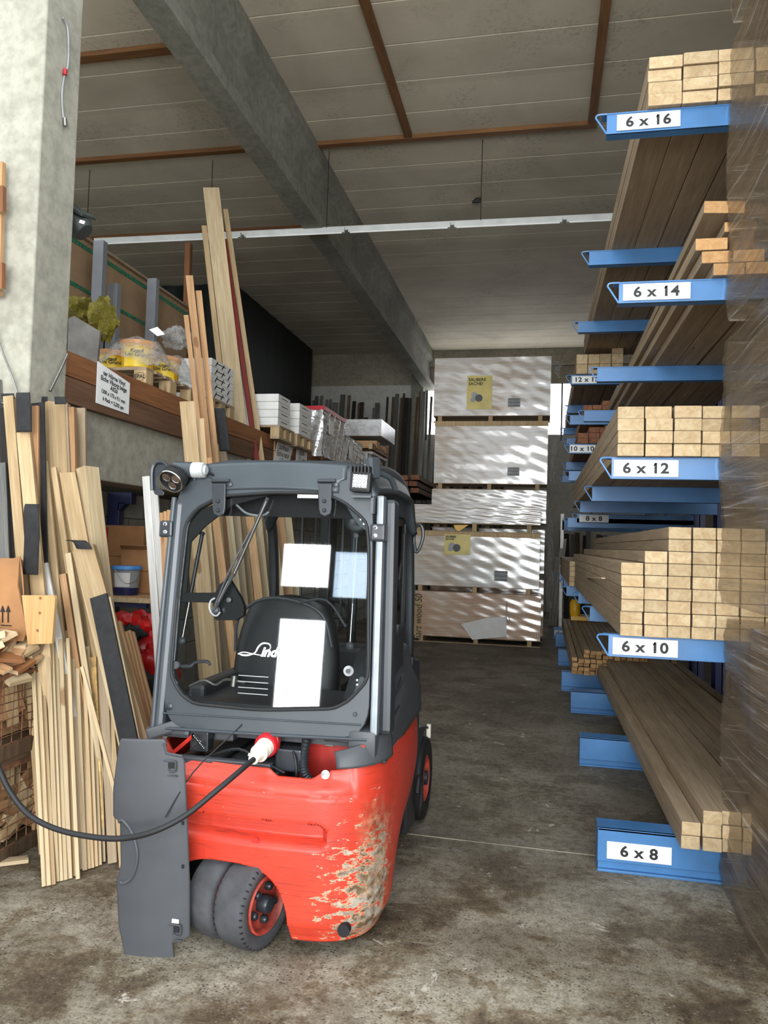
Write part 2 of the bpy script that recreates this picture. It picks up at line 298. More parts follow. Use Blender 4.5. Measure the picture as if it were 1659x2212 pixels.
# ------------------------------------------------------------------ mesh helpers
def wloc(o):
    v = Vector((0,0,0))
    while o is not None: v = v+o.location; o = o.parent
    return v
class MB:
    def __init__(s): s.bm = bmesh.new(); s.mi = 0
    def face(s, vs):
        try: f = s.bm.faces.new(vs); f.material_index = s.mi; return f
        except ValueError: return None
    def box(s, x0, x1, y0, y1, z0, z1, bev=0):
        return s.obox(Vector(((x0+x1)/2, (y0+y1)/2, (z0+z1)/2)), (abs(x1-x0), abs(y1-y0), abs(z1-z0)), Matrix.Identity(3), bev)
    def obox(s, c, size, rot, bev=0):
        vs = []
        for i in (-.5, .5):
            for j in (-.5, .5):
                for k in (-.5, .5): vs.append(s.bm.verts.new(Vector(c)+rot@Vector((i*size[0], j*size[1], k*size[2]))))
        fs = [s.face([vs[a] for a in q]) for q in ((0,1,3,2),(4,6,7,5),(0,4,5,1),(2,3,7,6),(0,2,6,4),(1,5,7,3))]
        if bev:
            es = list({e for f in fs for e in f.edges}); bmesh.ops.bevel(s.bm, geom=es, offset=bev, segments=2, profile=.6, affect='EDGES', clamp_overlap=True)
        return s
    def bar(s, p0, p1, w, t, face=(0,-1,0), bev=0):
        p0, p1 = Vector(p0), Vector(p1); z = (p1-p0).normalized(); y = Vector(face)-z*Vector(face).dot(z); y.normalize(); x = y.cross(z)
        return s.obox((p0+p1)/2, (w, t, (p1-p0).length), Matrix((x, y, z)).transposed(), bev)
    def tube(s, pts, r, n=8, caps=True, smooth=4):
        pts = [Vector(p) for p in pts]
        if smooth and len(pts) > 2: pts = spline(pts, smooth)
        rs = r if isinstance(r, (list, tuple)) else [r]*len(pts)
        if len(rs) != len(pts): rs = [rs[min(len(rs)-1, int(i/(len(pts)-1)*(len(rs)-1)+.5))] for i in range(len(pts))]
        d0 = (pts[1]-pts[0]).normalized(); a = d0.orthogonal().normalized(); rings = []
        for i, p in enumerate(pts):
            d = (pts[min(i+1, len(pts)-1)]-pts[max(i-1, 0)]).normalized(); a = (a-d*a.dot(d)).normalized(); b = d.cross(a)
            rings.append([s.bm.verts.new(p+(a*math.cos(2*PI*k/n)+b*math.sin(2*PI*k/n))*rs[i]) for k in range(n)])
        for q, w_ in zip(rings, rings[1:]):
            for k in range(n): 
                f = s.face([q[k], q[(k+1)%n], w_[(k+1)%n], w_[k]])
                if f: f.smooth = True
        if caps: s.face(rings[0][::-1]); s.face(rings[-1])
        return s
    def sweep(s, pts, w_, t_, face, k=6):
        """rounded flat bar swept along a curve; face = side vector of the width"""
        pts = spline([Vector(p) for p in pts], k); F_ = Vector(face).normalized(); rings = []; sec = [(math.copysign(abs(math.cos(a))**.45, math.cos(a)), math.copysign(abs(math.sin(a))**.45, math.sin(a))) for a in [2*PI*q/20 for q in range(20)]]
        for i, p in enumerate(pts):
            d = (pts[min(i+1, len(pts)-1)]-pts[max(i-1, 0)]).normalized(); n_ = d.cross(F_).normalized(); rings.append([s.bm.verts.new(p+F_*(c*w_/2)+n_*(e*t_/2)) for c, e in sec])
        for q, w2 in zip(rings, rings[1:]):
            for j in range(20):
                f = s.face([q[j], q[(j+1)%20], w2[(j+1)%20], w2[j]])
                if f: f.smooth = True
        s.face(rings[0][::-1]); s.face(rings[-1]); return s
    def cyl(s, p0, p1, r0, r1=None, n=24): return s.tube([p0, p1], [r0, r0 if r1 is None else r1], n, smooth=0)
    def lathe(s, c, axis, prof, n=32, closed=False):
        """prof: (radius, height) pairs along axis from c"""
        c = Vector(c); d = Vector(axis).normalized(); a = d.orthogonal().normalized(); b = d.cross(a); rings = []
        for r, h in prof:
            rings.append([s.bm.verts.new(c+d*h+(a*math.cos(2*PI*k/n)+b*math.sin(2*PI*k/n))*max(r, 1e-4)) for k in range(n)])
        seq = list(zip(rings, rings[1:]))
        if closed: seq.append((rings[-1], rings[0]))
        for q, w_ in seq:
            for k in range(n):
                f = s.face([q[k], q[(k+1)%n], w_[(k+1)%n], w_[k]])
                if f: f.smooth = True
        if not closed: s.face(rings[0][::-1]); s.face(rings[-1])
        return s
    def prism(s, pts, off):
        """flat outline (list of points) given thickness by vector off"""
        off = Vector(off); a = [s.bm.verts.new(Vector(p)) for p in pts]; b = [s.bm.verts.new(Vector(p)+off) for p in pts]; n = len(a)
        s.face(a[::-1]); s.face(b)
        for i in range(n): s.face([a[i], a[(i+1)%n], b[(i+1)%n], b[i]])
        return s
    def ring(s, outer, inner, off):
        off = Vector(off); n = len(outer); L = [[s.bm.verts.new(Vector(p)+o) for p in q] for q, o in ((outer, off*0), (inner, off*0), (outer, off), (inner, off))]
        for i in range(n):
            j = (i+1) % n
            s.face([L[0][i], L[0][j], L[1][j], L[1][i]]); s.face([L[2][i], L[3][i], L[3][j], L[2][j]])
            s.face([L[0][i], L[2][i], L[2][j], L[0][j]]); s.face([L[1][i], L[1][j], L[3][j], L[3][i]])
        return s
    def grid(s, fn, nu, nv, smooth=True):
        vs = [[s.bm.verts.new(Vector(fn(i/nu, j/nv))) for j in range(nv+1)] for i in range(nu+1)]
        for i in range(nu):
            for j in range(nv):
                f = s.face([vs[i][j], vs[i+1][j], vs[i+1][j+1], vs[i][j+1]])
                if f: f.smooth = smooth
        return s
    def text(s, body, org, xdir, ydir, size, mi=1, align='CENTER', bold=0, shear=0, sx=1, lift=.0015, spacing=1, flags=False):
        """lettering lying in the plane (xdir, ydir), lower case height about .5*size"""
        def mesh_of(txt):
            cu = bpy.data.curves.new('lettering', 'FONT'); cu.body = txt; cu.size = size; cu.align_x = 'LEFT'; cu.align_y = 'CENTER'
            cu.offset = bold; cu.shear = shear; cu.space_character = spacing; cu.resolution_u = 3
            o = bpy.data.objects.new('lettering', cu); COL.objects.link(o); dg = bpy.context.evaluated_depsgraph_get()
            me = bpy.data.meshes.new_from_object(o.evaluated_get(dg)); bpy.data.objects.remove(o); bpy.data.curves.remove(cu); return me
        me = mesh_of(body); xs = [v.co.x for v in me.vertices]; ys = [v.co.y for v in me.vertices]; sh = -(min(xs)+max(xs))/2 if align == 'CENTER' else 0
        X = Vector(xdir).normalized(); Y = Vector(ydir); Y = (Y-X*Y.dot(X)).normalized(); N = X.cross(Y)
        def pt(a, c): return s.bm.verts.new(Vector(org)+X*(a+sh)*sx+Y*c+N*lift)
        vs = [pt(v.co.x, v.co.y) for v in me.vertices]
        for p in me.polygons:
            try: f = s.bm.faces.new([vs[i] for i in p.vertices]); f.material_index = mi
            except ValueError: pass
        if flags:
            for i, ch in enumerate(body):
                if ch == '1':
                    m2 = mesh_of(body[:i+1]); r_ = max(v.co.x for v in m2.vertices); tp = max(v.co.y for v in m2.vertices if v.co.x > r_-size*.12); bpy.data.meshes.remove(m2)
                    q = [(r_-size*.06, tp), (r_-size*.2, tp-size*.13), (r_-size*.2, tp-size*.23), (r_-size*.06, tp-size*.13)]
                    f = s.bm.faces.new([pt(a, c) for a, c in q]); f.material_index = mi
        bpy.data.meshes.remove(me); return s
    def build(s, name, mats, parent=None, loc=None, bevel=0, solid=0, smooth=False, sub=0, norm=True):
        if norm: bmesh.ops.recalc_face_normals(s.bm, faces=s.bm.faces)
        if loc is None: loc = Vector((0,0,0)) if parent is not None else None
        base = wloc(parent) if parent is not None else Vector((0,0,0))
        if loc is None:
            xs = [v.co for v in s.bm.verts]; loc = Vector(((min(v.x for v in xs)+max(v.x for v in xs))/2, (min(v.y for v in xs)+max(v.y for v in xs))/2, min(v.z for v in xs)))
        off = base+Vector(loc)
        for v in s.bm.verts: v.co -= off
        me = bpy.data.meshes.new(name); s.bm.to_mesh(me); s.bm.free()
        for m in (mats if isinstance(mats, (list, tuple)) else [mats]): me.materials.append(M[m] if isinstance(m, str) else m)
        if smooth:
            for p in me.polygons: p.use_smooth = True
        if any(p.use_smooth for p in me.polygons): me.set_sharp_from_angle(angle=.7)
        o = bpy.data.objects.new(name, me); COL.objects.link(o); o.location = loc
        if parent is not None: o.parent = parent
        if solid: q = o.modifiers.new('thickness', 'SOLIDIFY'); q.thickness = solid; q.offset = 0
        if bevel: q = o.modifiers.new('soft_edges', 'BEVEL'); q.width = bevel; q.segments = 2; q.limit_method = 'ANGLE'
        if sub: q = o.modifiers.new('round', 'SUBSURF'); q.levels = sub; q.render_levels = sub
        return o
def spline(pts, k):
    out = []
    for i in range(len(pts)-1):
        p0, p1, p2, p3 = pts[max(i-1, 0)], pts[i], pts[i+1], pts[min(i+2, len(pts)-1)]
        for j in range(k):
            t = j/k; out.append(.5*((2*p1)+(-p0+p2)*t+(2*p0-5*p1+4*p2-p3)*t*t+(-p0+3*p1-3*p2+p3)*t*t*t))
    out.append(pts[-1]); return out
def resample(pts, n):
    """closed outline resampled to n points, corners kept round"""
    pts = [Vector(p) for p in pts]; L = [(pts[(i+1)%len(pts)]-pts[i]).length for i in range(len(pts))]; T = sum(L); out = []
    for k in range(n):
        d = T*k/n; i = 0
        while d > L[i]: d -= L[i]; i = (i+1) % len(pts)
        out.append(pts[i].lerp(pts[(i+1)%len(pts)], d/L[i]))
    return out
def roundpoly(pts, r=.25, k=4):
    """cuts the corners of a closed outline into arcs; r = fraction of the shorter side"""
    n = len(pts); out = []
    for i in range(n):
        a, b, c = Vector(pts[i-1]), Vector(pts[i]), Vector(pts[(i+1)%n]); d = min((a-b).length, (c-b).length)*r
        u, v = b+(a-b).normalized()*d, b+(c-b).normalized()*d
        for j in range(k+1):
            t = j/k; out.append(u*(1-t)**2+b*2*t*(1-t)+v*t*t)
    return out
def tag(o, label=None, cat=None, group=None, kind=None):
    if label: o['label'] = label
    if cat: o['category'] = cat
    if group: o['group'] = group
    if kind: o['kind'] = kind
    return o
def empty(name, loc, label=None, cat=None, group=None):
    o = bpy.data.objects.new(name, None); COL.objects.link(o); o.location = loc; o.empty_display_size = .1; return tag(o, label, cat, group)
def struct(name, mb, m, **k): return tag(mb.build(name, m, **k), kind='structure')
def copy_tree(o, parent=None):
    c = o.copy(); COL.objects.link(c); c.parent = parent
    for ch in o.children: copy_tree(ch, c)
    return c
_bm_cache = {}
def board(name, label, cat, p0, p1, w_, t_, face, mat, group=None, end='end', bev=.0015, warp=0):
    """one sawn board: mesh length along its own Z, from p0 to p1"""
    p0, p1 = Vector(p0), Vector(p1); L = (p1-p0).length; z = (p1-p0)/L; y = Vector(face)-z*Vector(face).dot(z); y.normalize(); x = y.cross(z)
    key = (round(w_, 4), round(t_, 4), round(L, 3), mat, end)
    me = _bm_cache.get(key)
    if me is None or warp:
        b = MB(); b.box(-w_/2, w_/2, -t_/2, t_/2, 0, L, bev)
        for f in b.bm.faces:
            if abs(f.normal.z) > .9: f.material_index = 1
        bmesh.ops.recalc_face_normals(b.bm, faces=b.bm.faces)
        for f in b.bm.faces: f.material_index = 1 if abs(f.normal.z) > .9 else 0
        me = bpy.data.meshes.new(name); b.bm.to_mesh(me); b.bm.free(); me.materials.append(M[mat]); me.materials.append(M[end]); _bm_cache[key] = me
    o = bpy.data.objects.new(name, me); COL.objects.link(o)
    m = Matrix((x, y, z)).transposed().to_4x4(); m.translation = p0; o.matrix_world = m
    return tag(o, label, cat, group)
ORD = ['first','second','third','fourth','fifth','sixth','seventh','eighth','ninth','tenth','eleventh','twelfth','thirteenth','fourteenth','fifteenth','sixteenth','seventeenth','eighteenth','nineteenth','twentieth']
def ordn(i):
    if i < 20: return ORD[i]
    tens = {2:'twenty',3:'thirty',4:'forty',5:'fifty'}; tenth = {2:'twentieth',3:'thirtieth',4:'fortieth',5:'fiftieth'}; q, r = divmod(i+1, 10)
    return tenth[q] if r == 0 else tens[q]+'-'+ORD[r-1]
# ================================================================== THE HALL
CEIL = 6.6; SEAM = .613; SEAM0 = 6.745
b = MB(); b.box(-10, 4, -7, 21, -.2, 0); struct('floor', b, 'floor', loc=(0,0,0))
b = MB(); b.tube([(-.80,4.262,0),(-.5,4.25,0),(-.2,4.245,0),(.1,4.238,0),(.32,4.236,0)], [.003,.004,.002,.004,.003], 5); struct('trim_1', b, 'backwall')
b = MB()
k = -4
while SEAM0+k*SEAM < 20:
    y = SEAM0+k*SEAM; b.mi = 0; b.box(-10, 4, y+.007, y+SEAM-.007, CEIL, CEIL+.2, .006); b.mi = 1; b.box(-10, 4, y-.009, y+.009, CEIL+.004, CEIL+.1); k += 1
struct('ceiling', b, ['ceiling', 'mortar'], loc=(0,0,0))
# precast beam and the two columns it rests on
prof = [(-3.1,5.6),(-2.85,5.6),(-2.85,5.74),(-2.95,5.84),(-2.95,6.28),(-2.85,6.34),(-2.87,6.6),(-3.08,6.6),(-3.1,6.34),(-3.02,6.28),(-3.02,5.84),(-3.1,5.74)]
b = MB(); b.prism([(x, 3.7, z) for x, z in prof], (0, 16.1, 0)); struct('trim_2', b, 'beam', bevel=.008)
b = MB(); b.box(-3.35, -2.84, 3.78, 4.12, 0, 5.6, .012); pil = tag(b.build('concrete_pillar', 'concrete', bevel=.006), 'tall pale concrete pillar at the left edge, cables tied round it', 'pillar')
b = MB(); b.box(-3.37, -3.06, 19.2, 19.6, 0, 5.95); tag(b.build('concrete_column', 'beam', bevel=.006), 'slim grey concrete column under the far end of the ceiling beam', 'pillar')
b = MB(); b.box(-10, 4, 19.7, 19.9, 0, 4.45); b.mi = 1; b.box(-10, 4, 19.68, 19.9, 5.75, 6.0, .004); b.box(-10, 4, 19.7, 19.9, 6.0, CEIL)
b.mi = 0; b.box(-10, -3.05, 19.7, 19.9, 4.45, 5.75); b.box(1.4, 4, 19.7, 19.9, 4.45, 5.75)
b.mi = 1; b.box(-3.0, 4, 19.55, 19.72, 6.2, CEIL, .004)
struct('wall_back', b, ['whitewall', 'backwall'], loc=(0,0,0))
b = MB(); b.box(-3.05, 1.4, 19.74, 19.76, 4.3, 5.78); win = struct('window_1', b, 'daylight')
b = MB()
for x in (-3.05, -1.9, -.76, .38, 1.36): b.box(x, x+.04, 19.69, 19.74, 4.3, 5.78)
b.box(-3.05, 1.4, 19.69, 19.74, 5.74, 5.8); b.build('window_frame', 'frame_dark', parent=win)
b = MB(); b.box(2.6, 2.8, 3.7, 20, 0, CEIL); struct('wall_right', b, 'backwall')
b = MB(); b.box(-9.9, -9.7, 3.7, 20, 0, CEIL); struct('wall_left', b, 'backwall')
# low wall under the storage deck, its concrete edge beam, the deck
b = MB(); b.box(-3.8, -3.62, 4.1, 16, 0, 1.96); struct('wall_left_lower', b, 'block', loc=(0,0,0))
b = MB(); b.box(-3.15, -2.9, 4.12, 16, 1.96, 2.42, .01); b.box(-9.7, -2.9, 4.12, 16, 2.42, 2.5); struct('trim_3', b, 'concrete')
# hall front across the yard, dark, with its daylit openings (a doorway and two windows)
b = MB()
WY = -6.2
op = OPEN = [(-4.24, -3.47, .02, 1.67), (-4.28, -3.47, 2.22, 2.93), (-3.37, -2.81, 2.07, 2.82), (-1.9, 3.4, .3, 5.2)]  # last opening is added, unseen, only to let in more fill light
xs = sorted({-10, 4} | {v for o_ in op for v in o_[:2]}); zs = sorted({0, 6.2} | {v for o_ in op for v in o_[2:]})
for i in range(len(xs)-1):
    for j in range(len(zs)-1):
        cx, cz = (xs[i]+xs[i+1])/2, (zs[j]+zs[j+1])/2
        if not any(a < cx < c and d < cz < e for a, c, d, e in op): b.box(xs[i], xs[i+1], WY-.25, WY, zs[j], zs[j+1])
struct('wall_front', b, 'dark_wood', loc=(0,0,0))
for i, (x0, x1, z0, z1) in enumerate(op):
    if i == 1:
        b = MB()
        for k in range(9): b.box(x0+.05+k*.09, x0+.056+k*.09, WY+.03, WY+.04, z0, z1)
        struct('window_2', b, 'lightgrey')
    area('daylight_opening_%s' % ['doorway','window','side_window','added_gate'][i], ((x0+x1)/2, WY+.02, (z0+z1)/2), ((x0+x1)/2, 5, (z0+z1)/2), x1-x0, z1-z0, AREA_W[i], (.62,.8,1) if i == 2 else (.95,.98,1))

# battens nailed under the ceiling
def tb(name, label, p0, p1, w_=.09, t_=.05):
    board(name, label, 'batten', p0, p1, w_, t_, (0,0,-1), 'batten', end='batten')
tb('wooden_batten', 'long brown batten running across the right ceiling bay above the hanging light rail', (-2.87, 9.08, 6.572), (.52, 9.1, 6.572))
tb('wooden_batten', 'brown ceiling batten running into the depth, the one nearest the concrete beam', (-1.71, 4.6, 6.572), (-1.71, 9.03, 6.572))
tb('wooden_batten', 'brown ceiling batten running into the depth just left of the 6 x 16 timber', (.46, 4.6, 6.572), (.46, 9.05, 6.572))
tb('wooden_batten', 'short brown batten high in the left ceiling bay beside the pillar top', (-9, 7.0, 6.572), (-3.12, 7.02, 6.572), .12)
tb('wooden_batten', 'brown batten across the left ceiling bay at the middle of the pillar', (-9, 9.0, 6.572), (-3.12, 9.04, 6.572))
tb('wooden_batten', 'thin brown batten right above the left end of the light rail', (-9.5, 11.45, 6.572), (-3.12, 11.5, 6.572))

# light rail with tube housings hung on wires
rail = empty('strip_light', (-2.2, 9.3, 5.56), 'long white strip light rail hung on thin wires across the hall', 'ceiling light')
def rz(x): return 5.585-.0075*(x+6.1)
b = MB(); b.bar((-6.1, 9.33, rz(-6.1)+.035), (1.9, 9.33, rz(1.9)+.035), .05, .03, (0,-1,0), .003); b.build('rail', 'housing', rail)
for x0, x1 in ((-6.05,-3.95),(-3.9,-2.55),(-2.5,-1.2),(-1.15,.15),(.2,1.6)):
    b = MB(); b.bar((x0, 9.3, rz(x0)), (x1, 9.3, rz(x1)), .07, .05, (0,-1,0), .006); b.build('tube_housing', 'housing', rail)
    b = MB(); b.bar((x0+.03, 9.275, rz(x0)-.045), (x1-.03, 9.275, rz(x1)-.045), .014, .014, (0,-1,0)); b.build('tube', 'white', rail)
for x in (-6.2, -4.39, -2.82+.03, -.83): b = MB(); b.tube([(x, 9.3, rz(x)), (x, 9.3, CEIL-.0)], .005, 6, smooth=0); b.build('wire', 'ink', rail)
b = MB(); b.cyl((-1.06, 10.9, 6.56), (-.98, 10.9, 6.6), .03); b.cyl((-1.1, 10.9, 6.55), (-.98, 10.9, 6.555), .02); tag(b.build('ceiling_hook', 'ink'), 'small black hook on the bare ceiling behind the light rail', 'hook')

# floodlight / speaker on the back of the pillar
s = P(178, 480, Y=4.35); sp = empty('wall_speaker', (s.x-.06, 4.3, s.z-.1), 'dark grey rounded housing fixed behind the pillar, with a white plate', 'speaker')
b = MB(); b.lathe((s.x-.14, 4.32, s.z+.09), (.62,.1,-.62), [(.01,0),(.08,0),(.085,.03),(.085,.19),(.06,.23),(.01,.235)], 20); b.build('housing', 'speaker', sp, smooth=False)
b = MB(); b.bar((s.x-.17, 4.30, s.z+.15), (s.x+.06, 4.33, s.z+.02), .16, .02, (.5,-.2,.8), .006); b.build('rim', 'speaker', sp)
b = MB(); p = P(172, 478, Y=4.22); b.bar(p, p+Vector((.035,.0,-.012)), .02, .006, (.2,-1,0)); b.build('name_plate', 'white', sp)
b = MB(); b.bar((s.x-.25, 4.2, s.z+.05), (s.x-.1, 4.3, s.z+.06), .04, .02); b.build('bracket', 'frame_dark', sp)

# cable hanging on the pillar face and the ties near its foot
b = MB(); b.tube([P(x, y, X=-2.83) for x, y in ((136,38),(146,60),(148,110),(146,145),(140,160),(134,200),(136,245),(140,268))], .006, 8); cb = tag(b.build('hanging_cable', 'lightgrey'), 'thin grey cable hanging loose down the side of the concrete pillar', 'cable')
b = MB(); b.cyl(P(140,255,X=-2.825), P(141,272,X=-2.825), .012); b.build('connector', 'steel', cb, loc=(0,0,0))
b = MB(); b.cyl(P(141,150,X=-2.823), P(140,162,X=-2.823), .012); b.build('red_tape', 'redplug', cb, loc=(0,0,0))
b = MB(); b.tube([(-3.36, 3.77, 2.36), (-3.1, 3.765, 2.33), (-2.83, 3.77, 2.3), (-2.825, 3.95, 2.27), (-2.83, 4.13, 2.31)], .007, 8); tag(b.build('tie_rope', 'steel'), 'grey cord tied round the pillar just above the upright timber', 'rope')
b = MB(); b.tube([P(x, y, Y=3.74) for x, y in ((-30,640),(0,745),(25,810),(40,855))], .006, 8); tag(b.build('slack_wire', 'steel'), 'grey wire slanting down the front of the pillar from the left edge', 'wire')
b = MB(); b.tube([P(x, y, X=-2.80) for x, y in ((146,765),(130,800),(108,845))], .008, 8); tag(b.build('support_strap', 'steel'), 'short pale strap slanting from the pillar side to the storage fascia', 'strap')
for (x0, y0, x1, y1, w_, lab) in ((-2, 352, -6, 640, .05, 'narrow brown upright batten cut off by the left edge beside the pillar'), ):
    board('wooden_batten', lab, 'batten', P(x1, y1, Y=3.72), P(x0+3, y0, Y=3.72), w_, .03, (0,-1,0), 'pine_warm')
for i, (px, py) in enumerate(((0,430),(-2,595))):
    board('wood_block', ['upper','lower'][i]+' orange wood block nailed to the batten at the left edge', 'wood block', P(px, py+30, Y=3.69), P(px, py-26, Y=3.69), .06, .03, (0,-1,0), 'brown')

# ================================================================== CANTILEVER RACKS
LV = [3.86, 2.97, 2.07, 1.175]
def label_plate(parent, x0, x1, y, z0, z1, txt, tilt=0, bottomcut=0, mi=('white','ink')):
    b = MB(); b.box(x0, x1, y-.003, y, z0, z1); h = z1-z0
    b.text(txt, ((x0+x1)/2, y-.003, (z0+z1)/2-.002), (1,0,tilt), (0,0,1), h*.86, 1, bold=h*.026, lift=.001, flags=True, sx=1.12, spacing=1.08)
    return b.build('label', list(mi), parent)
def make_rack(name, label, ys, levels, base=True, xt=.3, labels=None, first_off=None):
    root = empty(name, (.9, ys[0], 0), label, 'rack')
    labels = labels or {}
    for i, y in enumerate(ys):
        b = MB(); b.box(1.62, 1.74, y, y+.02, 0, 5.2); b.box(1.62, 1.74, y+.16, y+.18, 0, 5.2); b.box(1.675, 1.685, y, y+.18, 0, 5.2); b.build('upright', 'navy', root)
        b = MB(); x0 = xt+.02
        pr = [(y, 0), (y, .012), (y+.015, .02), (y+.015, .05)]
        b.box(x0, 1.62, y, y+.16, 0, .012); b.box(x0, 1.62, y+.02, y+.03, .012, .205); b.box(x0, 1.62, y+.002, y+.15, .2, .212); b.box(x0, 1.62, y+.002, y+.02, .05, .212, .003); b.box(x0, x0+.006, y+.02, y+.14, .012, .2)
        f = b.build('base_arm', 'blue', root, bevel=.002)
        if i == 0 and 'base' in labels:
            t, a0, a1 = labels['base']; label_plate(f, a0, a1, y, .068, .152, t)
        for j, z in enumerate(levels):
            if z is None or (i, j) in labels.get('skip', ()): continue
            tx = xt+(first_off or {}).get(j, 0)+(.02 if i else 0); h = .11
            b = MB(); b.box(tx+.055, 1.62, y+.004, y+.01, z-h, z); b.box(tx+.03, 1.62, y, y+.07, z-.006, z, .001); b.box(tx+.055, 1.62, y, y+.07, z-h, z-h+.006, .001)
            a = b.build('arm', 'blue', root)
            b = MB(); b.tube([(tx+.055, y+.004, z-.003), (tx+.01, y+.004, z-.004), (tx, y+.006, z-.018), (tx+.01, y+.006, z-.035), (tx+.055, y+.006, z-h+.003)], .005, 6, smooth=3)
            b.build('stop_hook', 'blue', a)
            if i == 0 and j in labels:
                t, a0, a1 = labels[j]; label_plate(a, a0, a1, y, z-.098, z-.014, t)
    return root
r1 = make_rack('cantilever_rack', 'blue cantilever rack nearest the camera, labelled 6 x 16 down to 6 x 8', [4.04, 5.93, 7.79], LV, xt=.28, first_off={0:-.055, 1:.02, 2:.0, 3:0},
    labels={0:('6 x 16', .33, .64), 1:('6 x 14', .375, .70), 2:('6 x 12', .345, .655), 3:('6 x 10', .355, .665), 'base':('6 x 8', .345, .65)})
r2 = make_rack('cantilever_rack', 'blue cantilever rack farther back, labelled 12 x 12, 10 x 10 and 8 x 8', [8.95, 10.85, 12.9], [3.58, 3.12, 2.79, 2.48, 2.0, 1.175, 1.95], xt=.22,
    labels={0:('12 x 12', .29, .62), 2:('10 x 10', .28, .56), 4:('8 x 8', .40, .72), 'skip':{(1,3),(2,3),(2,1),(1,6),(2,6)}}, first_off={4:.1})
b = MB(); b.box(.22, 1.62, 14.0, 14.16, 0, .2, .004); f = tag(b.build('base_arm_end', 'blue'), 'farthest blue rack foot on the floor with a small white 4 x label', 'rack foot')
label_plate(f, .24, .5, 14.0, .06, .15, '4 x 6')
R1 = random.Random(5)
def stack(size, kind_lbl, where, x0, y0, z0, wt, ht, cols, L, mat, end, xskew=0, dz=0, gap=.003):
    """cols = list of row counts from the aisle side; every timber its own object, copies share the mesh"""
    g = 'timber stacked at %s' % where
    mx = max(cols)
    for ci, n in enumerate(cols):
        jx = R1.uniform(-.002, .004)
        for r in range(n):
            jy = R1.uniform(-.012, .012); x = x0+ci*(wt+gap)+wt/2+jx+R1.uniform(-.002, .002)+(.004*(n-r) if ci == 0 and size else 0)*0
            z = z0+r*(ht+.0012)+ht/2
            top = ' (topmost)' if r == n-1 else ''
            lab = 'timber at %s, %s column, %s row up' % (where, ordn(ci), ordn(r))
            board('timber', lab, 'timber', (x, y0+jy, z), (x+xskew, y0+jy+L, z), wt-.002, ht-.0005, (0,0,1), mat, g, end, bev=.004)
stack('6x16', '', 'the topmost labelled arm', .475, 4.0, 3.861, .165, .062, [4,4,4,4,4], 5.2, 'stack', 'end', -.05)
stack('6x12', '', 'the third labelled arm from the top', .358, 4.0, 2.071, .129, .062, [4,4,4,4,4,4,3], 5.2, 'stack', 'end', -.03)
stack('6x10', '', 'the tallest near stack', .385, 3.99, 1.176, .108, .0595, [6,7,9,9,9,9,8], 5.2, 'stack', 'end', -.03)
stack('6x8', '', 'the lowest labelled foot', .665, 3.87, .213, .086, .062, [2,3,3,3], 5.1, 'stack', 'end', -.05)
stack('6x8b', '', 'the lowest level behind the wrapped package', 1.03, 3.9, .213, .086, .062, [3,3,4,4,3,3], 5.0, 'pine_grey', 'end', -.08)
# the loose 6 x 14 pile
T14 = [(.80, 2.971, .145, 0, 'lower left'), (.95, 2.971, .145, 0, 'lower right'), (.745, 3.034, .145, 0, 'middle left'), (.89, 3.034, .145, .01, 'middle right'),
       (.715, 3.10, .15, .02, 'upper left'), (.92, 3.10, .085, .1, 'upper right, on edge')]
for x, z, wt, tl, nm in T14:
    if 'edge' in nm: board('timber', 'orange-toned timber of the 6 x 14 pile, %s' % nm, 'timber', (x+.04, 4.02, z+.08), (x-.02, 9.1, z+.08), .15, .06, (1,0,0), 'stack', 'loose timber at the 6 x 14 label', 'end_warm', .004)
    else: board('timber', 'orange-toned timber of the 6 x 14 pile, %s' % nm, 'timber', (x+wt/2, 4.0, z+.031), (x+wt/2-.05, 9.1, z+.031), wt, .06, (0,0,1), 'stack', 'loose timber at the 6 x 14 label', 'end_warm', .004)
board('timber', 'single timber lying tilted on top of the 6 x 14 pile', 'timber', (.845, 3.99, 3.31), (.80, 9.0, 3.19), .19, .062, (.06,0,1), 'stack', 'loose timber at the 6 x 14 label', 'end_warm', .004)
board('timber', 'orange-toned timber under the tilted one of the 6 x 14 pile', 'timber', (.93, 4.03, 3.225), (.9, 9.1, 3.195), .15, .05, (0,0,1), 'stack', 'loose timber at the 6 x 14 label', 'end_warm', .004)
# rest of that shelf, behind the wrapped packages
stack('6x14', '', 'the inner side of the second arm', 1.10, 4.3, 2.971, .145, .062, [2,2,2], 4.8, 'stack', 'end_warm')
# small battens on the floor level farther back
for c in range(17):
    for r in range(6 if c < 12 else 5):
        if (c < 2 and r > 3): continue
        board('roof_batten', 'thin batten on the low blue feet, %s column, %s layer up' % (ordn(c), ordn(r)), 'batten',
              (.375+c*.064+R1.uniform(-.004, .004), 8.82+R1.uniform(-.1, .04), .233+r*.047), (.39+c*.064, 13.6, .233+r*.047), .058, .042, (0,0,1), 'pine_grey', 'thin battens bundled on the floor feet', 'end_dark' if False else 'end_warm', .003)
stack('4', '', 'the level above the thin battens', .30, 8.9, 1.176, .11, .055, [5,5,5], 4.6, 'stack', 'end')
stack('12', '', 'the far rack top arm', .33, 8.9, 3.581, .125, .11, [2,2,2,3], 4.6, 'stack', 'end')
stack('mid', '', 'the far rack second arm', .42, 8.9, 3.121, .10, .05, [2,2,3], 4.6, 'pine_warm', 'end_dark')
stack('10', '', 'the far rack reddish third arm', .36, 8.92, 2.791, .12, .06, [2,3,3], 4.6, 'brown', 'end_dark')
stack('8', '', 'the far rack low arm', .43, 8.95, 2.001, .10, .09, [1,2,2], 4.6, 'stack', 'end')
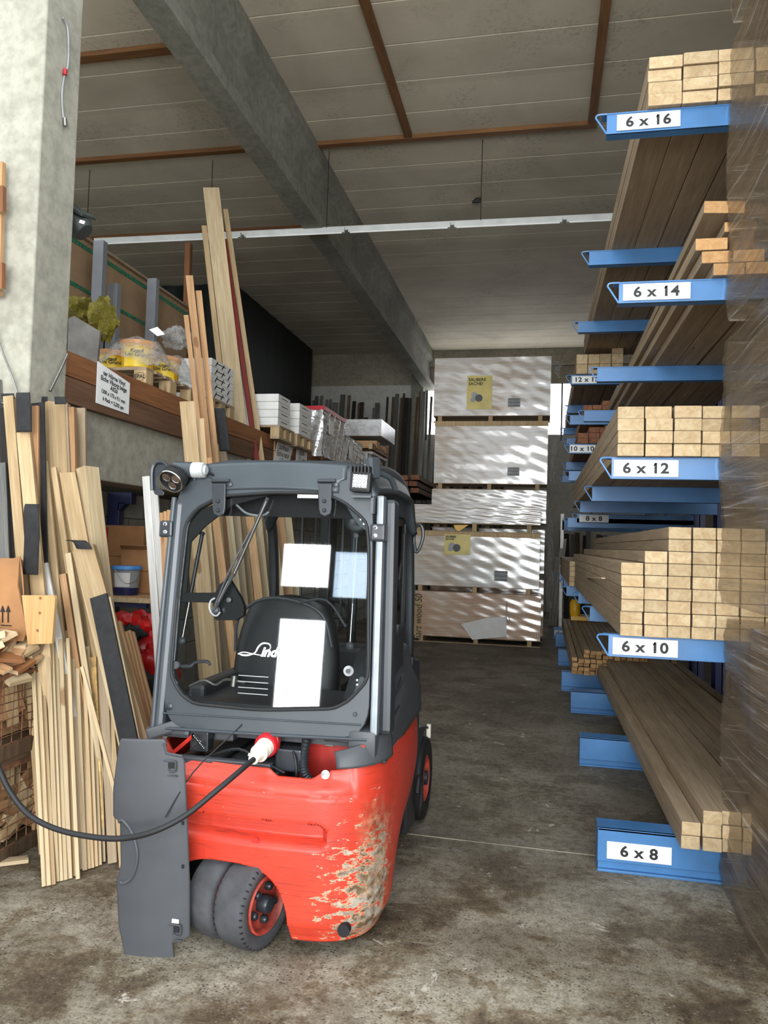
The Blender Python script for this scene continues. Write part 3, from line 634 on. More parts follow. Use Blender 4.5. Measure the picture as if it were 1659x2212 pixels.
board('wooden_lath', 'thin pale lath sticking out of the side of the 6 x 10 stack', 'lath', P(1268,1247,X=.37), P(1303,1249,X=.30), .02, .006, (0,0,1), 'pine_pale')

# ================================================================== WRAPPED PACKAGES AT THE RIGHT EDGE
def package(label, x0, x1, y0, y1, z0, z1, seed, sag=.02, ins=.42):
    root = empty('wrapped_package', ((x0+x1)/2, (y0+y1)/2, z0), label, 'package', None); rr = random.Random(seed)
    b = MB(); n = 26
    def side(u, v):     # aisle side, slightly wavy
        y = y0+(y1-y0)*u; z = z0+(z1-z0)*v
        e = min(v, 1-v)*2; return (x0+.006*math.sin(u*14+seed)+.008*math.sin(v*11+u*5)+.0025*math.sin(v*95+3*math.sin(u*4+seed))+.02*max(0, .12-e)/.12, y, z)
    b.grid(side, 30, 90)
    b.grid(lambda u, v: (x0+(x1-x0)*u+(.012*math.sin(19+seed)+.01*math.sin(v*11+5)+.02*max(0, .12-min(v,1-v)*2)/.12)*(1-u), y1+.02*math.sin(u*PI)*math.sin(v*9), z0+(z1-z0)*v), 12, 30)
    b.grid(lambda u, v: (x0+(x1-x0)*u+(.02)*(1-u), y0+(y1-y0)*v, z1+.01*math.sin(v*9+u*5)), 12, 20)
    o = b.build('stretch_film', 'film', root, norm=False)
    b = MB(); b.box(x0+ins, x1, y0+.1, y1-min(.16, ins*.6), z0+.12, z1-.03, .01); b.build('carton', 'packdark', root)
    b = MB()
    for k in range(3): b.box(x0+.35+k*.4, x0+.45+k*.4, y0+.1, y1-.15, z0, z0+.12)
    b.build('pallet_runner', 'pine_grey', root)
    return root
package('film-wrapped package at the right edge, bottom one standing on the floor', .86, 2.0, 2.2, 4.0, .0, 1.28, 1, ins=.11)
package('film-wrapped package at the right edge, middle of the stack', .845, 2.0, 2.25, 4.0, 1.36, 2.64, 2, ins=.34)
package('film-wrapped package at the right edge, upper one beside 6 x 16', .865, 2.0, 2.2, 4.0, 2.74, 4.15, 3)
package('film-wrapped package at the right edge, topmost and cut by the frame', .87, 2.0, 2.2, 3.96, 4.22, 5.4, 4)
for z, lab in ((1.28, 'lowest'), (2.64, 'middle'), (4.15, 'highest')):
    for xk in (1.18, 1.85): board('spacer_timber', '%s spacer timber between the wrapped packages, %s one' % (lab, 'aisle-side' if xk < 1.5 else 'inner'), 'timber', (xk, 2.3, z+.045), (xk, 3.9, z+.045), .12, .07 if z < 3 else .05, (0,0,1), 'pine_warm', 'spacers between the wrapped packages')

# ================================================================== WRAPPED PANEL STACKS IN THE MIDDLE
def panel_pack(label, x0, x1, y0, y1, z0, z1, mat='wrap', top=True, poster=None, code=None, ph=.11, note=None):
    """pallet feet and deck under a film-wrapped block; z0 = underside of feet"""
    root = empty('wrapped_panel_pack', ((x0+x1)/2, (y0+y1)/2, z0), label, 'package', 'film-wrapped panel packs stacked in the middle')
    zb = z0+ph
    b = MB()
    def s(u, v): return (x0+(x1-x0)*u, y0+.004*math.sin(u*7+v*9)*math.sin(v*23)+.002*math.sin(u*40+v*30), zb+(z1-zb)*v)
    b.grid(s, 60, 24); b.box(x0, x1, y0+.012, y1, zb, z1, .015); b.build('wrapped_block', mat, root)
    if top:
        b = MB(); b.box(x0-.005, x1+.005, y0-.012, y0+.06, z1-.075, z1+.01, .003); b.build('edge_board', 'pine', root)
    for i, fx in enumerate((.04, .48, .9)):
        b = MB(); X = x0+(x1-x0)*fx; b.box(X, X+.07, y0+.01, y0+.5, z0+.012, zb-.012); b.build('pallet_foot', 'pine', root)
    b = MB(); b.box(x0, x1, y0, y0+.12, z0, z0+.012); b.box(x0, x1, y0, y0+.6, zb-.012, zb); b.build('pallet_deck', 'pine_grey', root)
    if poster:
        px0, px1, pz0, pz1 = poster; b = MB(); b.box(px0, px1, y0-.014, y0-.011, pz0, pz1); w_ = px1-px0; h = pz1-pz0
        b.text('SAUBERE', (px0+w_*.05, y0-.014, pz1-h*.12), (1,0,0), (0,0,1), h*.13, 1, 'LEFT', bold=.002, lift=.002)
        b.text('SACHE!', (px0+w_*.05, y0-.014, pz1-h*.24), (1,0,0), (0,0,1), h*.13, 1, 'LEFT', bold=.002, lift=.002)
        b.mi = 2
        for k_, (cx, cz, r_) in enumerate(((.3,.42,.13),(.48,.33,.15),(.24,.28,.10))): b.mi = 2+(k_ == 1); b.lathe((px0+w_*cx, y0-.014, pz0+h*cz), (0,-1,0), [(r_*w_,0),(r_*w_,.003+k_*.002)], 16)
        b.build('poster', ['posteryellow', 'ink', 'lightgrey', 'plastic'], root)
    if code:
        cx0, cx1, cz0, cz1 = code; b = MB(); b.box(cx0, cx1, y0-.014, y0-.011, cz0, cz1); b.mi = 1
        for k in range(7): zz = cz0+(cz1-cz0)*(.06+k*.135); b.box(cx0+.01, cx1-.01, y0-.0155, y0-.014, zz, zz+(.03 if k % 3 == 0 else .016)*(cz1-cz0)*2)
        b.build('shipping_label', ['lightgrey', 'ink'], root)
    return root
M['posteryellow'] = plain('yellow_poster', (206,186,96), .35, vary=.06)
YF, YB = 12.6, 13.35
def at(x, y, Y): return P(x, y, Y=Y)
def zz(y, Y, x=1050): return P(x, y, Y=Y).z
p1 = panel_pack('lowest wrapped panel pack of the front pile, with a torn white sheet', at(895,1330,YF).x, at(1168,1330,YF).x, YF, YF+.6, 0, zz(1283,YF), 'wrapb', False)
b = MB(); q = [at(x, y, YF-.016) for x, y in ((996,1348),(1050,1335),(1093,1332),(1095,1375),(1020,1382))]; b.prism(q, (0,-.002,0)); b.build('torn_sheet', 'whitebox', p1)
b = MB(); q = [at(x, y, YF-.016) for x, y in ((896,1290),(912,1290),(912,1378),(896,1378))]; b.prism(q, (0,-.002,0)); m_ = at(904,1332,YF-.018)
b.text('hart wood 50', m_, (0,0,1), (-1,0,0), .17, 1, lift=.002, shear=.2, sx=.8); b.build('handwritten_strip', ['pine', 'ink'], p1)
b = MB(); b.tube([at(x, y, YF-.02) for x, y in ((1094,1298),(1096,1322),(1102,1345),(1094,1335),(1093,1310))], .006, 6); b.build('loose_strap', 'lightgrey', p1)
z1 = zz(1283, YF); z2 = zz(1150, YF); z3 = zz(1092, YF)
def X4(a, Y, y=1100): return at(a, y, Y).x
panel_pack('wrapped panel pack second from the floor with a yellow poster at its top', X4(897,YF), X4(1168,YF), YF, YF+.6, z1, z2, 'wrap', True,
    poster=(X4(962,YF), X4(1018,YF), zz(1200,YF), zz(1156,YF)), code=(X4(1071,YF), X4(1100,YF), zz(1254,YF), zz(1232,YF)))
panel_pack('thin wrapped panel pack on top of the front pile, yellow film hanging below it', X4(890,YF), X4(1168,YF), YF-.02, YF+.6, z2, z3, 'wrap', False, ph=.14)
b = MB(); b.prism([at(x, y, YF-.03) for x, y in ((980,1134),(1012,1134),(1000,1142),(992,1148),(984,1144))], (0,-.004,0)); tag(b.build('yellow_film_scrap', 'yellow'), 'scrap of yellow film hanging between the two front panel packs', 'film scrap')
yb = [1395, 1262, 1140, 1048, 912, 770]
zl = [0, zz(1290,YB), zz(1165,YB), zz(1049,YB), zz(907,YB), zz(770,YB)]
bx0, bx1 = X4(935,YB), X4(1183,YB)
panel_pack('wrapped pack at the foot of the rear pile, only its right edge showing', bx0, X4(1178,YB), YB, YB+.7, 0, 1.05, 'wrapb', False)
panel_pack('wrapped pack in the rear pile directly behind the poster pack, mostly hidden', bx0, X4(1178,YB), YB, YB+.7, 1.05, 1.9, 'wrap', False)
panel_pack('thin white wrapped pack behind, just above the front pile', X4(932,YB), X4(1180,YB), YB, YB+.7, 1.9, zz(1058,YB), 'wrap', False)
panel_pack('wrapped panel pack second from the top of the rear pile', X4(935,YB), X4(1183,YB,980), YB, YB+.7, zz(1058,YB), zz(911,YB), 'wrap', True,
    poster=None, code=(X4(1096,YB,1018), X4(1122,YB,1018), zz(1027,YB), zz(1009,YB)))
top = panel_pack('topmost wrapped panel pack with a yellow poster, film trailing off its corner', X4(938,YB,830), X4(1190,YB,830), YB, YB+.7, zz(911,YB), zz(772,YB), 'wrap', False,
    poster=(X4(1009,YB,850), X4(1063,YB,850), zz(884,YB), zz(812,YB)), code=(X4(1097,YB,870), X4(1124,YB,870), zz(879,YB), zz(861,YB)))
b = MB(); xr = X4(1190,YB,800); zt = zz(775,YB)
b.grid(lambda u, v: (xr-.02+.22*u*(1-.3*v)+.02*math.sin(v*9), YB+.05+.05*math.sin(u*9+v*4), zt-.02-.30*v*(.4+.6*u)-.05*u), 8, 8); b.build('loose_film', 'filmclear', top, norm=False)
for (a, y0_, y1_, lab) in ((1188, 905, 1060, 'long clear film strip trailing down the upper right side of the rear panel pile'), (1180, 1060, 1340, 'crumpled clear film hanging to the floor beside the panel piles')):
    b = MB(); b.grid(lambda u, v: (P(a, y0_+(y1_-y0_)*v, Y=YB-.02).x+.12*u*math.sin(v*PI)**.5+.015*math.sin(v*30), YB-.03+.05*math.sin(u*7+v*12), P(a, y0_+(y1_-y0_)*v, Y=YB-.02).z), 6, 30)
    tag(b.build('loose_film_strip', 'filmclear', norm=False), lab, 'film')

# ================================================================== STORAGE DECK ON THE LEFT
yy = 4.13
secs = [(4.13, 5.95), (6.0, 7.8), (7.85, 9.6), (9.65, 11.4), (11.45, 13.2), (13.25, 15.0)]
names = ['nearest the pillar', 'second from the pillar', 'third from the pillar', 'fourth from the pillar', 'fifth from the pillar', 'farthest from the pillar']
for (a, c), nm in zip(secs, names):
    board('fascia_board', 'orange-brown upper fascia board along the storage deck, %s' % nm, 'board', (-2.87, a, 2.635), (-2.87, c, 2.635), .15, .04, (1,0,0), 'brown', 'fascia boards along the storage deck', 'end_warm', .003)
    board('fascia_board', 'dark brown lower fascia board along the storage deck, %s' % nm, 'board', (-2.87, a, 2.475), (-2.87, c, 2.475), .16, .04, (1,0,0), 'brown_dark', 'fascia boards along the storage deck', 'end_warm', .003)
def paper(label, quad, X, lines, size):
    b = MB(); q = [P(x, y, X=X) for x, y in quad]; b.prism(q, (-.002,0,0)); c = sum(q, Vector())/4
    xd = ((q[1]-q[0])+(q[2]-q[3])).normalized(); up_ = Vector((0,0,1)); h = (q[0]-q[3]).length
    for t_, v, s_ in lines: b.text(t_, c+up_*(v*h), xd, up_, s_*size, 1, lift=.002, bold=.001)
    return tag(b.build('paper_sign', ['white', 'ink']), label, 'sign')
paper('white paper sign pinned to the brown fascia boards beside the pillar', ((211,780),(281,828),(278,895),(207,870)), -2.845,
      [('ter Hürne Vinyl', .30, 1), ('Eiche Viborg beige', .16, 1), ('A02a', .02, 1), ('1200 x 173 x 9,1 mm', -.15, .8), ('6 Pack = 2,202 qm', -.32, .8)], .043)
paper('white paper sign on the fascia behind the red-edged tall plank', ((600,950),(634,966),(622,1010),(590,1004)), -2.845, [('Landhaus', .25, 1), ('Eiche natur', 0, 1), ('1 Pack', -.25, 1)], .09)
paper('smaller white paper sign on the fascia, right of the other', ((641,965),(664,973),(662,1012),(638,1010)), -2.845, [('Eiche', .25, 1), ('2,2 qm', -.1, 1)], .09)
# pallet with paint buckets under film
def pallet(label, x0, x1, y0, y1, z, name='wooden_pallet', epal=False, group=None):
    root = empty(name, ((x0+x1)/2, (y0+y1)/2, z), label, 'pallet', group)
    n = 5
    for k in range(n):
        b = MB(); X = x0+(x1-x0-.1)*k/(n-1); 
        b.box(X, X+.1, y0, y1, z+.122, z+.144, .002) if False else None
        b.bm.free()
    b = MB()
    for k in range(6): Y = y0+(y1-y0-.1)*k/5; b.box(x0, x1, Y, Y+.1, z+.122, z+.144, .002)
    b.build('deck_boards', 'pine_grey', root)
    for i, fx in enumerate((0, .46, .9)):
        for j, fy in enumerate((0, .44, .86)):
            X = x1-.1-(x1-x0-.1)*fx/.9; Y = y0+(y1-y0-.11)*fy/.86
            b = MB(); b.box(X, X+.1, Y, Y+.11, z+.022, z+.122, .003)
            if epal and i == 0 and j == 0:
                c = (X+.05, Y-.0005, z+.072); b.mi = 1; b.text('EPAL', c, (1,0,0), (0,0,1), .042, 1, bold=.001); b.mi = 1
                pts = [(X+.05+.044*math.cos(t), Y-.001, z+.072+.03*math.sin(t)) for t in [2*PI*q/24 for q in range(25)]]; b.tube(pts, .0016, 4, smooth=0)
            b.build('block', ['pine', 'ink'], root)
    b = MB()
    for fx in (0, .46, .9): X = x1-.1-(x1-x0-.1)*fx/.9; b.box(X, X+.1, y0, y1, z, z+.022, .002)
    b.build('bottom_boards', 'pine_grey', root)
    return root
pallet('wooden pallet with an EPAL stamp carrying yellow buckets behind the paper sign', -3.9, -2.92, 5.2, 6.05, 2.715, epal=True)
def bucket(label, x, y, z, r, h, body='yellow', lid='amber', group='yellow buckets under film'):
    root = empty('paint_bucket', (x, y, z), label, 'bucket', group)
    b = MB(); b.lathe((x, y, z), (0,0,1), [(r*.86,0),(r*.96,h*.8),(r*.97,h*.82),(r*1.0,h*.84),(r*1.0,h*.86)], 32); b.build('body', body, root)
    b = MB(); b.lathe((x, y, z+h*.86), (0,0,1), [(r*1.03,0),(r*1.05,.01),(r*1.05,.03),(r*.98,h*.14),(r*.9,h*.14)], 32); b.build('lid', lid, root)
    b = MB(); d = Vector((.53,-.85,0)); 
    b.grid(lambda u, v: (x+r*.965*math.cos(-1.9+u*1.5), y+r*.965*math.sin(-1.9+u*1.5), z+h*(.12+.62*v)), 12, 1)
    b.mi = 1; th = -1.1
    for k, tt in enumerate(('Knauf', 'Uni Grund')):
        c = Vector((x+r*1.0*math.cos(th), y+r*1.0*math.sin(th), z+h*(.62-.13*k))); b.text(tt, c, (-math.sin(th), math.cos(th), 0), (0,0,1), r*.3, 1, lift=.001, bold=.001)
    b.build('label', ['posteryellow2', 'ink'], root, norm=False)
    return root
M['posteryellow2'] = plain('bucket_label', (240,204,60), .4, vary=.05)
bz = 2.86
bucket('yellow bucket with a printed label, front middle of the pallet', -3.12, 5.42, bz, .135, .24)
bucket('yellow bucket blurred under film at the left of the pallet', -3.42, 5.55, bz, .13, .2)
bucket('yellow bucket at the right rear of the pallet, beside the leaning timber', -3.12, 5.85, bz, .13, .22)
b = MB()
def drape(u, v):
    x = -3.8+u*.95; y = 5.15+v*.95
    z = bz+.01
    for cx, cy, hh in ((-3.12,5.42,.25),(-3.42,5.55,.21),(-3.12,5.85,.23)):
        d = math.hypot(x-cx, y-cy); z = max(z, bz+hh*max(0, min(1, 1.9-d/.17)))
    return (x, y, z+.01*math.sin(u*31+v*17))
b.grid(drape, 36, 36); tag(b.build('plastic_sheet', 'filmclear', norm=False), 'clear plastic sheet draped over the yellow buckets', 'plastic sheet')
b = MB()
rr = random.Random(3)
def crumple(c, sx, sy, sz, sd):
    def f(u, v):
        th = u*2*PI; ph = v*PI; r_ = 1+.28*math.sin(th*3+sd)*math.sin(ph*4+sd)+.15*math.sin(th*7+ph*5+sd)
        return (c[0]+sx*r_*math.sin(ph)*math.cos(th), c[1]+sy*r_*math.sin(ph)*math.sin(th), c[2]+sz*r_*math.cos(ph))
    return f
c = P(175, 672, Y=5.3); b.grid(crumple((c.x, c.y, c.z), .17, .2, .08, 1), 24, 16); c = P(222, 690, Y=5.2); b.grid(crumple((c.x, c.y, c.z), .09, .12, .14, 4), 20, 14)
tag(b.build('yellow_film_bundle', 'filmyellow', norm=False), 'crumpled translucent yellow film between the pillar and the big crate', 'film')
b = MB(); c = P(385, 730, Y=5.95); b.grid(crumple((c.x, c.y, c.z), .13, .13, .08, 2), 24, 16); tag(b.build('plastic_bag', 'filmclear', norm=False), 'white crumpled plastic bag on top of the right yellow bucket', 'bag')
b = MB(); q = [P(x, y, Y=5.5) for x, y in ((322,712),(340,706),(356,722),(340,726))]; b.prism(q, (0,.003,0)); tag(b.build('delivery_note', 'white'), 'small white paper lying on the film above the middle bucket', 'paper')
b = MB(); q = [P(x, y, Y=4.9) for x, y in ((148,688),(160,682),(216,716),(205,785),(146,770))]; q[3].z = q[4].z = 2.505; b.prism(q, (0,.02,0)); tag(b.build('glass_sheet_pack', 'cloth'), 'grey filmed sheet pack standing behind the pillar foot below the yellow film', 'sheet pack')
M['crateboard'] = plain('beige_board', (150,122,90), .75, vary=.06)
M['tape'] = plain('green_tape', (34,104,76), .4, vary=.35, scale=40)
crate = empty('cardboard_crate', (-4.7, 7.2, 3.42), 'huge beige cardboard crate with green tape behind the pillar', 'crate')
b = MB(); b.box(-5.4, -4.1, 5.4, 8.2, 3.5, 4.255, .01); b.build('crate_body', 'crateboard', crate) if 'crateboard' in M else None
b = MB(); b.box(-4.102, -4.095, 5.4, 8.2, 4.16, 4.2); b.build('green_tape', 'tape', crate)
b = MB(); b.box(-4.102, -4.095, 5.4, 8.2, 3.78, 3.815); b.build('green_tape', 'tape', crate)
for y in (5.75, 6.5, 7.35): b = MB(); b.box(-4.102, -4.096, y, y+.03, 3.5, 3.78); b.build('green_tape', 'tape', crate)
b = MB(); b.box(-4.14, -4.07, 5.4, 8.2, 4.25, 4.275); b.build('top_edge_board', 'pine_grey', crate)
fr = empty('grey_steel_frame', (-4.6, 7, 2.5), 'grey steel frame with square posts carrying the beige crate', 'frame')
b = MB(); b.box(-5.4, -4.05, 5.35, 8.25, 3.42, 3.5); b.build('platform', 'dark', fr)
for x, y, t_ in ((-3.9, 6.07, 4.2), (-3.9, 6.32, 3.90), (-3.9, 7.02, 4.19)):
    b = MB(); b.box(x-.055, x+.045, y-.035, y+.035, 2.5, t_, .004); b.build('post', 'grey_post', fr)
for x, y in ((-5.3, 5.5), (-5.3, 8.1), (-4.2, 5.5), (-4.2, 8.1)): b = MB(); b.box(x-.04, x+.04, y-.04, y+.04, 2.5, 3.42); b.build('leg', 'grey_post', fr)
b = MB(); c = P(300, 575, X=-4.7); b.tube([(c.x-.3, c.y-.1, 4.33), (c.x-.05, c.y, 4.42), (c.x+.2, c.y+.1, 4.35)], [.12,.16,.1], 12); tag(b.build('dusty_roll', 'cloth'), 'dusty dark roll lying on top of the beige crate', 'roll')
b = MB(); c = P(330, 600, X=-4.5); b.box(c.x-.1, c.x+.12, c.y-.05, c.y+.25, 4.276, 4.42, .01); tag(b.build('small_carton', 'card'), 'small brown carton at the far top edge of the beige crate', 'box')
board('wooden_post', 'brown wooden post rising behind the leaning timber in front of the dark green sheeting', 'post', Vector((P(407,690,Y=9.2).x, 9.2, 2.5)), P(408,527,Y=9.2), .075, .075, (0,-1,0), 'brown')
# dark green sheeting hung round a grey platform at the far left
gt = empty('green_tarpaulin', (-6.6, 16, 4.7), 'dark green tarpaulin hung from the ceiling at the far left', 'tarpaulin')
b = MB(); b.grid(lambda u, v: (-6.0+.006*math.sin(u*60), 13.9+u*5.2, 4.7+v*1.88), 60, 2); b.build('side_sheet', 'green', gt, norm=False)
b = MB(); b.grid(lambda u, v: (-9.6+u*3.6, 13.9+.02*math.sin(u*50), 3.0+v*3.58), 40, 2); b.build('front_sheet', 'green', gt, norm=False)
b = MB(); b.box(-9.6, -6.02, 14.0, 19.1, 4.3, 4.68, .01); b.box(-9.6, -6.06, 14.05, 19.1, 3.6, 4.26, .01); b.box(-9.6, -6.1, 14.1, 19.1, 2.5, 3.56, .01); tag(b.build('grey_platform', 'lightgrey'), 'light grey layered platform below the dark green tarpaulin', 'platform')
# white cartons on pallets
def carton(label, x0, x1, y0, y1, z0, z1, mat='whitebox', group='white cartons stacked on the deck', marks=0):
    root = empty('flat_carton', ((x0+x1)/2, (y0+y1)/2, z0), label, 'box', group)
    b = MB(); b.box(x0, x1, y0, y1, z0, z1, .003); b.build('box', mat, root)
    b = MB(); zc = z0+(z1-z0)*.55
    b.box(x0+.03, x0+.12, y0-.0015, y0, zc, zc+.008); b.box(x1, x1+.0015, y0+.1, y0+.3, zc, zc+.008)
    if marks:
        for k in range(marks): b.bar((x1+.001, y0+.08+k*.14, z0+.01), (x1+.001, y0+.13+k*.14, z1-.01), .012, .002, (1,0,0))
    b.build('print', 'ink', root)
    return root
pallet('pallet under the nearer stack of white cartons', -3.5, -2.72, 7.6, 8.1, 2.655)
for k in range(4):
    carton('white flat carton in the nearer stack, %s from the bottom' % ordn(k), -3.45, -2.74, 7.6, 7.98, 2.80+k*.083, 2.88+k*.083)
pallet('pallet under the farther stack of white cartons', -3.5, -2.72, 8.2, 8.8, 2.655)
for k in range(4):
    carton('white flat carton in the farther stack, %s from the bottom' % ordn(k), -3.4, -2.72, 8.25, 8.7, 2.80+k*.088, 2.885+k*.088)
for k in range(5):
    carton('white carton with diagonal marks beside the leaning timber, %s from the bottom' % ordn(k), -3.6, -2.93, 6.35, 6.85, 2.86+k*.07, 2.928+k*.07, 'whitebox', 'marked white cartons', 3)
pallet('pallet under the marked white cartons beside the leaning timber', -3.6, -2.93, 6.35, 6.9, 2.715)
# silver wrapped loads farther along the deck
def wrapped_load(label, x0, x1, y0, y1, z0, z1, red=False, mat='silver'):
    root = empty('wrapped_load', ((x0+x1)/2, (y0+y1)/2, z0), label, 'package', 'silver film wrapped loads')
    b = MB(); rr = random.Random(int(y0*10))
    b.box(x0+.02, x1-.02, y0+.02, y1-.02, z0, z1)
    b.grid(lambda u, v: (x0+(x1-x0)*u, y0+.02*math.sin(u*41+v*13)*math.sin(v*19), z0+(z1-z0)*v), 30, 16)
    b.grid(lambda u, v: (x1+.02*math.sin(u*31+v*17)*math.sin(v*23+u*5), y0+(y1-y0)*u, z0+(z1-z0)*v), 30, 16)
    b.build('film_wrap', mat, root)
    b = MB(); b.box(x0, x1, y0, y1, z1, z1+.02); b.build('cover_board', 'lightgrey', root)
    if red: b = MB(); b.box(x0, x1+.01, y0-.01, y0+.02, z1-.03, z1+.022); b.box(x1-.02, x1+.012, y0, y1, z1-.03, z1+.022); b.build('red_tape', 'redplug', root)
    b = MB(); b.box(x1+.02, x1+.023, y0+.2, y0+.4, z1-.3, z1-.12); b.build('delivery_slip', 'white', root)
    return root
wrapped_load('silver film-wrapped load with red tape on its top edge, beside the white cartons', -3.6, -2.72, 9.2, 10.3, 2.66, 3.27, True)
wrapped_load('silver film-wrapped load second along the deck, behind the red-taped one', -3.6, -2.78, 10.5, 11.6, 2.60, 3.1, False)
wrapped_load('crumpled silver load at the far end of the deck', -3.5, -2.74, 11.8, 12.8, 2.5, 3.0, False)
b = MB(); b.box(-3.5, -2.62, 12.2, 13.4, 3.34, 3.62, .01); b.box(-3.5, -2.7, 12.0, 13.2, 3.02, 3.06); o = tag(b.build('raised_wrapped_load', 'silver'), 'flat wrapped load raised on timber at the far end of the deck', 'package')
for k in range(2): board('spacer_timber', 'timber block under the raised wrapped load, %s one' % ['near','far'][k], 'timber', (-3.4, 12.3+k*.7, 3.2), (-2.68, 12.3+k*.7, 3.2), .12, .26, (0,-1,0), 'pine_warm', end='end_warm')
board('brown_beam', 'rusty brown beam end under the raised wrapped load', 'beam', (-2.72, 11.9, 3.14), (-2.72, 13.2, 3.14), .1, .06, (1,0,0), 'brown')
# under the deck: blue bracket, cartons, bucket on a shelf, white boards
br = empty('blue_bracket', (-3.28, 5.9, 1.2), 'dark blue steel bracket under the concrete edge beam', 'bracket')
q0, q1 = P(239,1090,Y=5.9), P(263,1090,Y=5.9); qa = P(290,1060,Y=5.9)
b = MB(); b.box(q0.x, q1.x, 5.86, 5.94, .9, 1.96, .004); b.build('post', 'navy', br)
b = MB(); b.box(q1.x-.01, qa.x, 5.86, 5.94, 1.86, 1.96, .004); b.prism([(q1.x-.01,5.86,1.87),(q1.x+.06,5.86,1.87),(q1.x-.01,5.86,1.80)], (0,.08,0)); b.build('arm', 'navy', br)
SZ = P(262,1284,Y=5.1).z
shelf = board('shelf_board', 'narrow wooden shelf under the cardboard boxes beside the forklift', 'shelf', (-3.13, 4.9, SZ-.02), (-3.13, 6.1, SZ-.02), .96, .035, (0,0,1), 'pine_warm')
for y in (4.98, 5.95):
    sb = empty('shelf_bracket', (-3.58, y, SZ-.5), 'dark blue bracket under the narrow shelf, %s one' % ('near' if y < 5 else 'far'), 'bracket')
    b = MB(); b.box(-3.6, -2.72, y, y+.04, SZ-.08, SZ-.04); b.build('arm', 'navy', sb); b = MB(); b.box(-3.61, -3.57, y, y+.04, SZ-.5, SZ-.04); b.build('plate', 'navy', sb)
def box(label, x0, x1, y0, y1, z0, z1, flaps=0):
    root = empty('cardboard_box', ((x0+x1)/2, (y0+y1)/2, z0), label, 'box')
    b = MB(); b.box(x0, x1, y0, y1, z0, z1, .003); b.build('box', 'card', root)
    b = MB(); b.box(x1, x1+.002, y0, y1, z0+(z1-z0)*.48, z0+(z1-z0)*.5); b.box(x0, x1, y0-.002, y0, z0+(z1-z0)*.5, z0+(z1-z0)*.52); b.build('tape', 'brown', root)
    if flaps:
        b = MB(); b.prism([(x0,y0,z1),(x1,y0,z1),(x1-.02,y0-.06,z1+.03),(x0+.02,y0-.06,z1+.03)], (0,0,.003)); b.prism([(x1,y0,z1),(x1,y1,z1),(x1+.07,y1-.02,z1-.05),(x1+.07,y0+.02,z1-.05)], (0,0,.003)); b.build('flap', 'card', root)
    return root
a_, c_ = P(228,1134,Y=5.62), P(308,1214,Y=5.62)
box('taller cardboard box at the back of the narrow shelf, red strip on its end', a_.x, c_.x, 5.62, 5.85, SZ, a_.z)
b = MB(); b.box(a_.x, a_.x+.025, 5.612, 5.616, a_.z-.15, a_.z-.02); tag(b.build('red_mark_card', 'redplug'), 'red card strip at the left end of the rear cardboard box', 'card')
a_, c_ = P(262,1186,Y=5.28), P(338,1273,Y=5.28)
box('cardboard box in front on the narrow shelf with open flaps', a_.x, c_.x, 5.28, 5.6, SZ, a_.z, 1)
c = P(262,1284,Y=5.06); c = (c.x, 5.12, SZ)
bk = empty('mortar_bucket', c, 'grey bucket with blue lid and dark blue foot on the narrow shelf', 'bucket')
b = MB(); b.lathe(c, (0,0,1), [(.088,.05),(.100,.185)], 32); b.build('body', 'bucket', bk)
b = MB(); b.lathe(c, (0,0,1), [(.104,.18),(.110,.183),(.110,.198),(.102,.208),(.02,.208)], 32); b.build('lid', 'lidblue', bk)
b = MB(); b.lathe(c, (0,0,1), [(.085,0),(.09,.052),(.08,.053)], 32); b.build('foot', 'navy', bk)
b = MB(); b.grid(lambda u, v: (c[0]+(.0935+.010*v)*math.cos(-2.0+u*1.2), c[1]+(.0935+.010*v)*math.sin(-2.0+u*1.2), c[2]+.06+.10*v), 10, 1); b.build('paper_label', 'white', bk, norm=False)
b = MB(); b.tube([(c[0]-.03, c[1]-.108, c[2]+.18), (c[0]+.06, c[1]-.12, c[2]+.09), (c[0]+.11, c[1]-.05, c[2]+.11), (c[0]+.112, c[1]+.0, c[2]+.19)], .003, 6); b.build('wire_handle', 'steel', bk)
# red sacks on the floor
for i, (px, py, sx, sz, lab) in enumerate(((300,1370,.2,.13,'crumpled red sack with a black corner behind the orange boards'),(305,1440,.22,.24,'red sack on the floor half hidden by the forklift'))):
    c = P(px, py, Y=4.75); b = MB(); b.grid(crumple((c.x, c.y, c.z), sx, .2, sz, i+2), 28, 18); o = tag(b.build('red_sack', 'redbag', norm=False), lab, 'sack')
    if i == 0: b = MB(); b.grid(crumple((c.x+.05, c.y-.2, c.z+.03), .1, .03, .05, 5), 14, 10); b.build('black_corner', 'black', o, loc=(0,0,0), norm=False)
b = MB(); c = P(310,1510,Y=4.75); b.grid(crumple((c.x, c.y, max(.3, c.z-.05)), .24, .22, .3, 8), 20, 14); tag(b.build('dark_sack', 'felt', norm=False), 'dark sack under the red sacks, on the floor beside the forklift', 'sack')
